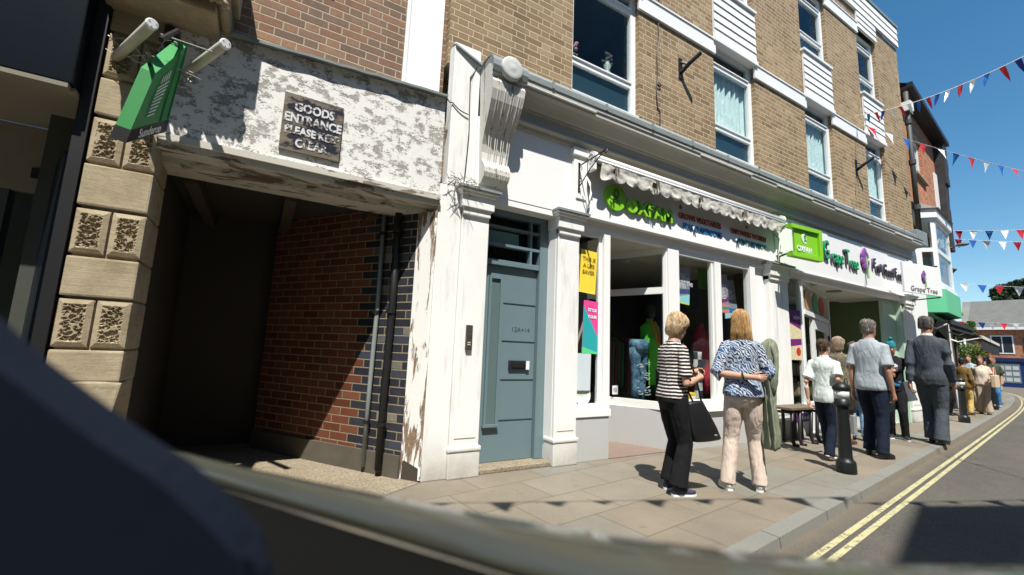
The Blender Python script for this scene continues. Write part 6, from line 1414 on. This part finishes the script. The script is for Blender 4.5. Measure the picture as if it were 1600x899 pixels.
    t['_H'] = H
    return t, HM, wr, elb, sh, H
def deg(dx, dy): return math.atan2(dy, dx)
WSH = flat('white shoe sole', (.72, .72, .70), .6); BKS = flat('black leather', (.015, .015, .015), .4)
# --- woman in stripes
w1, *_r = person('fair haired woman in a black and white striped top looking at a phone', 3.32, 2.74, deg(.95, -.18), 1.585, 'f', .009,
    feet=[(-.065, .02, 0), (.07, -.02, 0)], hands=[(-.02, .165, .665), (.075, .14, .635)], elbows=[(-.13, .03, .63), (.135, .0, .605)], lean=.04, head=(-.15, .35), build=1.02,
    shirt=cloth('black and white stripes', (.018, .017, .02), (.72, .66, .60), 'stripes', .95), sleeve='short', hem=.52, loose=.007, trousers=cloth('black trousers', (.008, .008, .009), rough=.9), flare=1.38, tloose=.010, tlen=.062,
    shoes=paint('navy canvas shoe', (.03, .035, .07), .7), sole=WSH, hair=hairmat('fair hair', (.40, .27, .13), (.72, .56, .36)), hairkind='perm')
def inperson(root, p):
    a = root.rotation_euler.z; v = Matrix.Rotation(a, 3, 'Z') @ Vector((p[0]*root.scale.x, p[1]*root.scale.y, p[2])); return Vector(root.location)+v
ph = inperson(w1, (.03, .34, 1.11)); t = thing('phone', 'black phone held up by the woman in stripes', 'phone', ph, local=True, rz=w1.rotation_euler.z)
m = MB(); m.box(-.036, -.006, -.06, .036, .006, .085, bev=.005); m.xf(Matrix.Rotation(-.7, 4, 'X') @ Matrix.Rotation(.3, 4, 'Z')); part('case', m, BKS, t); m = MB(); m.box(-.031, -.0075, -.052, .031, -.0062, .077); m.xf(Matrix.Rotation(-.7, 4, 'X') @ Matrix.Rotation(.3, 4, 'Z')); part('screen', m, flat('dark glass screen', (.02, .025, .03), .08), t)
hb = thing('handbag', 'black leather tote hanging at the right side of the woman in stripes', 'handbag', inperson(w1, (.16, .16, .46)), local=True, rz=w1.rotation_euler.z)
m = MB(); LT = paint('black leather grain', (.012, .012, .013), .32, .2, 30, .4)
m.rings([[(math.copysign(abs(math.cos(a*math.pi/10))**.5, math.cos(a*math.pi/10))*rx, math.copysign(abs(math.sin(a*math.pi/10))**.6, math.sin(a*math.pi/10))*ry+dy, z) for a in range(20)] for z, rx, ry, dy in ((-.0, .045, .13, .10), (.012, .06, .145, .10), (.10, .058, .14, .07), (.22, .05, .115, .035), (.33, .032, .085, .005), (.345, .026, .08, .003))])
m.xf(Matrix.Rotation(R(4), 4, 'X')); part('bag_body', m.wobble(.007, 11), LT, hb, True)
m = MB(); m.tube([(.0, .06, .33), (-.02, .03, .52), (-.06, -.02, .75), (-.09, -.06, .86), (-.10, -.10, .82), (-.08, -.10, .6), (-.04, -.05, .42), (0, -.03, .33)], .009, 6); part('strap', m, BKS, hb, True); m = MB(); m.ball((.058, .16, .06), .012, 8, 6, (.3, 1.6, .7)); part('clasp', m, flat('silver clasp', (.6, .6, .6), .3, .8), hb)
# --- woman in blue print
w2, *_r = person('shoulder length blonde woman in a blue and white zebra print blouse and beige trousers', 4.02, 2.50, deg(.80, .60), 1.66, 'f', .009,
    feet=[(-.115, -.035, 0, -.35), (.085, .03, 0, .25)], hands=[(.045, -.115, .625), (.20, .05, .66)], elbows=[(-.165, -.045, .635), (.17, -.02, .64)], lean=.02, head=(.1, .05), build=1.06,
    shirt=cloth('zebra print', (.04, .05, .1), None, 'zebra'), sleeve='elbow', hem=.515, loose=.014, trousers=cloth('beige trousers', (.56, .46, .39), rough=.9), flare=1.12, tloose=.013, tlen=.045,
    shoes=paint('pale trainer', (.50, .50, .48), .6, .2, 30), sole=WSH, hair=hairmat('golden hair', (.30, .14, .04), (.70, .45, .20)), hairkind='bob', slim=.82)
m = MB(); p = Vector((.0, -.105, .632))*1.66; m.lathe([(.030, -.008), (.033, 0), (.030, .008)], n=14); m.xf(Matrix.Translation(Vector((-.012, -.178, 1.045))) @ Matrix.Rotation(R(80), 4, 'Y')); part('bracelet', m, BKS, w2)
ct = thing('coat', 'pale olive green coat draped over the arm of the woman in the zebra print blouse', 'coat', inperson(w2, (.27, .02, .44)), local=True, rz=w2.rotation_euler.z)
m = MB()
def coatring(z, rx, ry, dx, dy, ph_):
    return [(math.cos(a*math.pi/16)*rx*(1+.42*math.sin(a*1.178+ph_)+.22*math.sin(a*1.963+ph_*2))+dx, math.sin(a*math.pi/16)*ry*(1+.45*math.cos(a*1.178+ph_*1.3))+dy, z) for a in range(32)]
m.rings([coatring(z, rx, ry, dx, dy, 1+z*2.2) for z, rx, ry, dx, dy in ((-.05, .055, .10, .00, .0), (-.04, .075, .12, .00, .0), (.1, .068, .11, .0, 0), (.25, .060, .10, -.005, 0), (.4, .055, .09, -.01, 0), (.55, .060, .085, -.015, 0), (.68, .075, .085, -.015, .0), (.80, .095, .085, -.01, 0), (.88, .085, .075, .01, 0), (.93, .055, .05, .02, 0), (.955, .02, .02, .02, 0))])
m.capsule([(.01, -.02, .90), (.06, -.05, .86), (.085, -.06, .76), (.06, -.07, .64), (.03, -.06, .50)], [.04, .046, .045, .042, .046], 14)
cm_ = evaluate(m.mesh('c'), [('SUBSURF', dict(levels=1, render_levels=1))]); m = MB(); m.bm.from_mesh(cm_)
part('coat_cloth', m.xf(Matrix.Diagonal((.78, .8, 1, 1))).wobble(.016, 13), cloth('olive green cloth', (.20, .22, .155)), ct, True)
# --- boy
person('boy in a loose white short sleeved shirt stepping past the nearest bollard', 6.35, 2.84, deg(.99, .0), 1.49, 'm', .012, feet=[(-.05, .10, 0), (.05, -.11, .008, .15, .25)], hands=[(-.125, -.08, .49), (.115, .10, .58)], head=(-.25, .0), build=.92,
    shirt=cloth('white school shirt', (.62, .68, .64)), sleeve='short', hem=.465, loose=.014, trousers=cloth('navy trousers', (.007, .012, .026)), flare=1.1, tloose=.008, shoes=paint('dark trainer', (.05, .07, .07), .6), sole=WSH, hair=hairmat('dark brown hair', (.05, .03, .02), (.13, .08, .05)), hairkind='short', collar=MC['white school shirt'])
# --- man in grey shirt
person('grey haired man in a pale grey short sleeved shirt walking away behind the bollard', 7.20, 2.66, deg(1, -.02), 1.80, 'm', .012, feet=[(-.065, .03, 0), (.075, -.085, .0, .25, .12)], hands=[(-.135, -.02, .465), (.145, .0, .47)], head=(-.2, .05), build=1.02,
    shirt=cloth('pale grey shirt', (.33, .37, .40)), sleeve='short', hem=.475, loose=.014, trousers=cloth('navy trousers', (.007, .012, .026)), flare=1.1, tloose=.010, shoes=BKS, hair=hairmat('grey hair', (.12, .10, .09), (.30, .27, .24)), hairkind='short', collar=MC['pale grey shirt'], skin=SKIN2)
# --- person in camouflage
person('person in a brown camouflage jacket half hidden between the boy and the grey shirted man', 7.75, 3.26, deg(.98, .15), 1.60, 'f', .016, hands=[(-.10, .12, .62), (.13, .1, .55)], head=(-.4, .2),
    shirt=cloth('camouflage', (0, 0, 0), None, 'camo'), sleeve='long', hem=.44, loose=.02, trousers=cloth('black shorts', (.012, .012, .014)), shorts=True, shoes=paint('brown sandal', (.10, .06, .04), .6), hair=hairmat('fair brown hair', (.20, .14, .09), (.42, .32, .22)), hairkind='long')
bg_ = thing('paper_bag', 'brown paper bag carried low beside the camouflage jacket', 'bag', (7.35, 3.02, .55), local=True); m = MB(); m.box(-.09, -.05, 0, .09, .05, .34, bev=.01); part('bag_body', m.wobble(.008, 9), paint('brown paper', (.40, .27, .15), .8), bg_); m = MB(); m.tube([(-.05, 0, .34), (-.03, 0, .43), (.03, 0, .43), (.05, 0, .34)], .005, 5); part('handle', m, BKS, bg_)
# --- beanie man facing us
bm_, *_r = person('young man in black with a bobble hat reading something in front of the white pillar', 9.25, 3.12, deg(-.85, -.35), 1.60, 'm', .014, feet=[(-.07, .03, 0), (.05, -.02, 0)], hands=[(-.02, .15, .70), (.05, .14, .66)], head=(.15, .35), build=.95,
    shirt=cloth('black printed sweatshirt', (.012, .012, .015)), sleeve='long', hem=.48, loose=.014, trousers=cloth('black jeans', (.010, .011, .013)), shoes=paint('black trainer', (.02, .02, .02), .5), sole=WSH, hair=cloth('teal knit', (.02, .18, .22)), hairkind='beanie')
m = MB(); rr2 = random.Random(4)
for k in range(7): a = Vector((rr2.uniform(-.10, .10), .150, rr2.uniform(.86, 1.02))); m.ball(a, .022, 7, 5, (1, .25, 1))
part('blue_print', m, flat('bright blue print', (.02, .2, .42), .7), bm_); m = MB(); m.ball((0, .155, 1.17), .085, 10, 6, (1, .12, .7)); part('white_print', m, flat('white shirt print', (.6, .6, .6), .8), bm_)
t = thing('leaflet', 'small white leaflet in the hands of the man in the bobble hat', 'leaflet', inperson(bm_, (0.02, .29, 1.14)), local=True, rz=bm_.rotation_euler.z); m = MB(); m.box(-.07, -.002, -.05, .07, .002, .05); m.xf(Matrix.Rotation(-.8, 4, 'X')); part('sheet', m, UPV, t)
# --- man in suit
su, *_r = person('tall man in a dark grey suit walking along the kerb with white papers', 9.35, 2.67, deg(.98, .08), 2.0, 'm', .013, feet=[(-.04, .055, 0), (.045, -.055, .0, .1, .12)], hands=[(-.138, -.045, .47), (.138, .05, .485)], head=(-.25, .1), build=1.0,
    shirt=cloth('dark grey suit', (.060, .072, .085)), sleeve='long', hem=.455, loose=.013, trousers=cloth('dark grey suit', (.1, .1, .1)), flare=1.25, tloose=.013, shoes=BKS, hair=hairmat('dark grey hair', (.06, .055, .05), (.20, .19, .18)), hairkind='short', jacket=True, collar=flat('white shirt collar', (.7, .7, .7), .7), skin=SKIN2)
t = thing('papers', 'sheaf of white papers hanging from the left hand of the man in the suit', 'papers', inperson(su, (-.33, -.06, .62)), local=True, rz=su.rotation_euler.z)
m = MB()
for k in range(4): m.box(-.12, -.004+k*.006, 0, .12, -.001+k*.006, .31)
m.xf(Matrix.Rotation(R(-14), 4, 'Y') @ Matrix.Rotation(R(8), 4, 'X')); part('sheets', m.wobble(.01, 6), paint('white paper', (.72, .74, .78), .7, .04), t)
# --- blue bag / jeans person behind
person('person in light blue jeans glimpsed between the walking man and the bobble hat', 8.35, 3.3, deg(.9, .3), 1.55, 'f', .018, shirt=cloth('dark navy top', (.015, .02, .04)), sleeve='long', hem=.5, trousers=cloth('light jeans', (.16, .28, .42), (.24, .36, .5), 'denim'), shoes=BKS, hair=hairmat('dark brown hair', (.05, .03, .02), (.13, .08, .05)), hairkind='long')
# --- far people
G_ = 'people far along the pavement'
person('dark haired person in a mustard top and yellow trousers under the black awning', 16.0, 3.93, deg(.9, -.1), 1.46, 'f', .022, skin=SKIN2, shirt=cloth('mustard brown top', (.16, .10, .03)), sleeve='long', hem=.46, loose=.02, trousers=cloth('yellow trousers', (.55, .38, .12)), tloose=.014, shoes=paint('brown sandal', (.1, .06, .04)), hair=hairmat('black hair', (.01, .01, .01), (.03, .025, .02)), group=G_)
wc, *_r = person('woman in a cream top and wide beige trousers walking this way with a cream bag', 16.9, 3.80, deg(-.95, -.2), 1.52, 'f', .02, feet=[(-.05, .06, 0), (.05, -.05, 0)], hands=[(-.10, .13, .60), (.13, .08, .58)], shirt=cloth('cream top', (.60, .52, .42)), sleeve='short', hem=.50, loose=.016, trousers=cloth('wide beige trousers', (.42, .33, .24)), flare=1.7, tloose=.015, shoes=paint('brown sandal', (.1, .06, .04)), hair=hairmat('brown hair', (.10, .06, .04), (.22, .14, .09)), hairkind='long', group=G_)
t = thing('shoulder_bag', 'square cream bag on the arm of the woman in cream', 'bag', (16.75, 3.52, .72), local=True); m = MB(); m.box(-.17, -.05, 0, .17, .05, .32, bev=.02); part('bag_body', m, paint('cream leather', (.62, .48, .33), .6), t); m = MB(); m.tube([(-.1, 0, .32), (-.05, 0, .52), (.05, 0, .52), (.1, 0, .32)], .012, 6); part('strap', m, paint('cream leather', (.6, .5, .4)), t)
person('person in a pale blue shirt behind the woman in cream', 17.9, 4.25, deg(-.9, 0), 1.58, 'm', .022, shirt=cloth('pale blue shirt', (.30, .40, .50)), sleeve='long', hem=.47, loose=.018, trousers=cloth('stone trousers', (.35, .30, .24)), shoes=BKS, hair=hairmat('dark brown hair', (.05, .03, .02), (.13, .08, .05)), group=G_)
person('person in a red jacket glimpsed behind the woman in cream', 20.2, 4.45, deg(-.9, 0), 1.5, 'm', .024, shirt=cloth('red jacket', (.40, .03, .06)), sleeve='long', hem=.46, loose=.02, trousers=cloth('black trousers', (.01, .01, .01)), shoes=BKS, hair=hairmat('black hair', (.01, .01, .01), (.03, .025, .02)), group=G_)
person('man in a dark olive top and bright blue jeans near the farthest bollard', 20.6, 4.38, deg(-.95, -.2), 1.62, 'm', .022, feet=[(-.06, .04, 0), (.06, -.03, 0)], shirt=cloth('dark olive top', (.05, .065, .035)), sleeve='short', hem=.47, loose=.018, trousers=cloth('blue jeans', (.04, .16, .34), (.08, .24, .45), 'denim'), tloose=.012, shoes=paint('grey shoe', (.3, .3, .3)), hair=hairmat('brown hair', (.10, .06, .04), (.22, .14, .09)), skin=SKIN2, group=G_)
person('man in beige shorts and a grey top beside the man in blue jeans', 22.6, 4.75, deg(-.95, -.2), 1.6, 'm', .024, feet=[(-.05, -.04, 0), (.05, .05, 0)], shirt=cloth('grey green top', (.16, .17, .13)), sleeve='short', hem=.48, loose=.018, trousers=cloth('beige shorts', (.42, .32, .2)), shorts=True, tloose=.014, shoes=BKS, hair=hairmat('brown hair', (.10, .06, .04), (.22, .14, .09)), skin=SKIN2, group=G_)
person('woman in a black dress standing under the black awning close to the wall', 15.3, 4.1, deg(-.2, -1), 1.5, 'f', .024, shirt=cloth('black dress', (.012, .012, .014)), sleeve='short', hem=.46, loose=.025, trousers=cloth('black trousers', (.01, .01, .01)), shoes=BKS, hair=hairmat('black hair', (.01, .01, .01), (.03, .025, .02)), hairkind='long', group=G_)
for o in list(bpy.data.objects):
    for k in ('_local', '_H'):
        if k in o: del o[k]
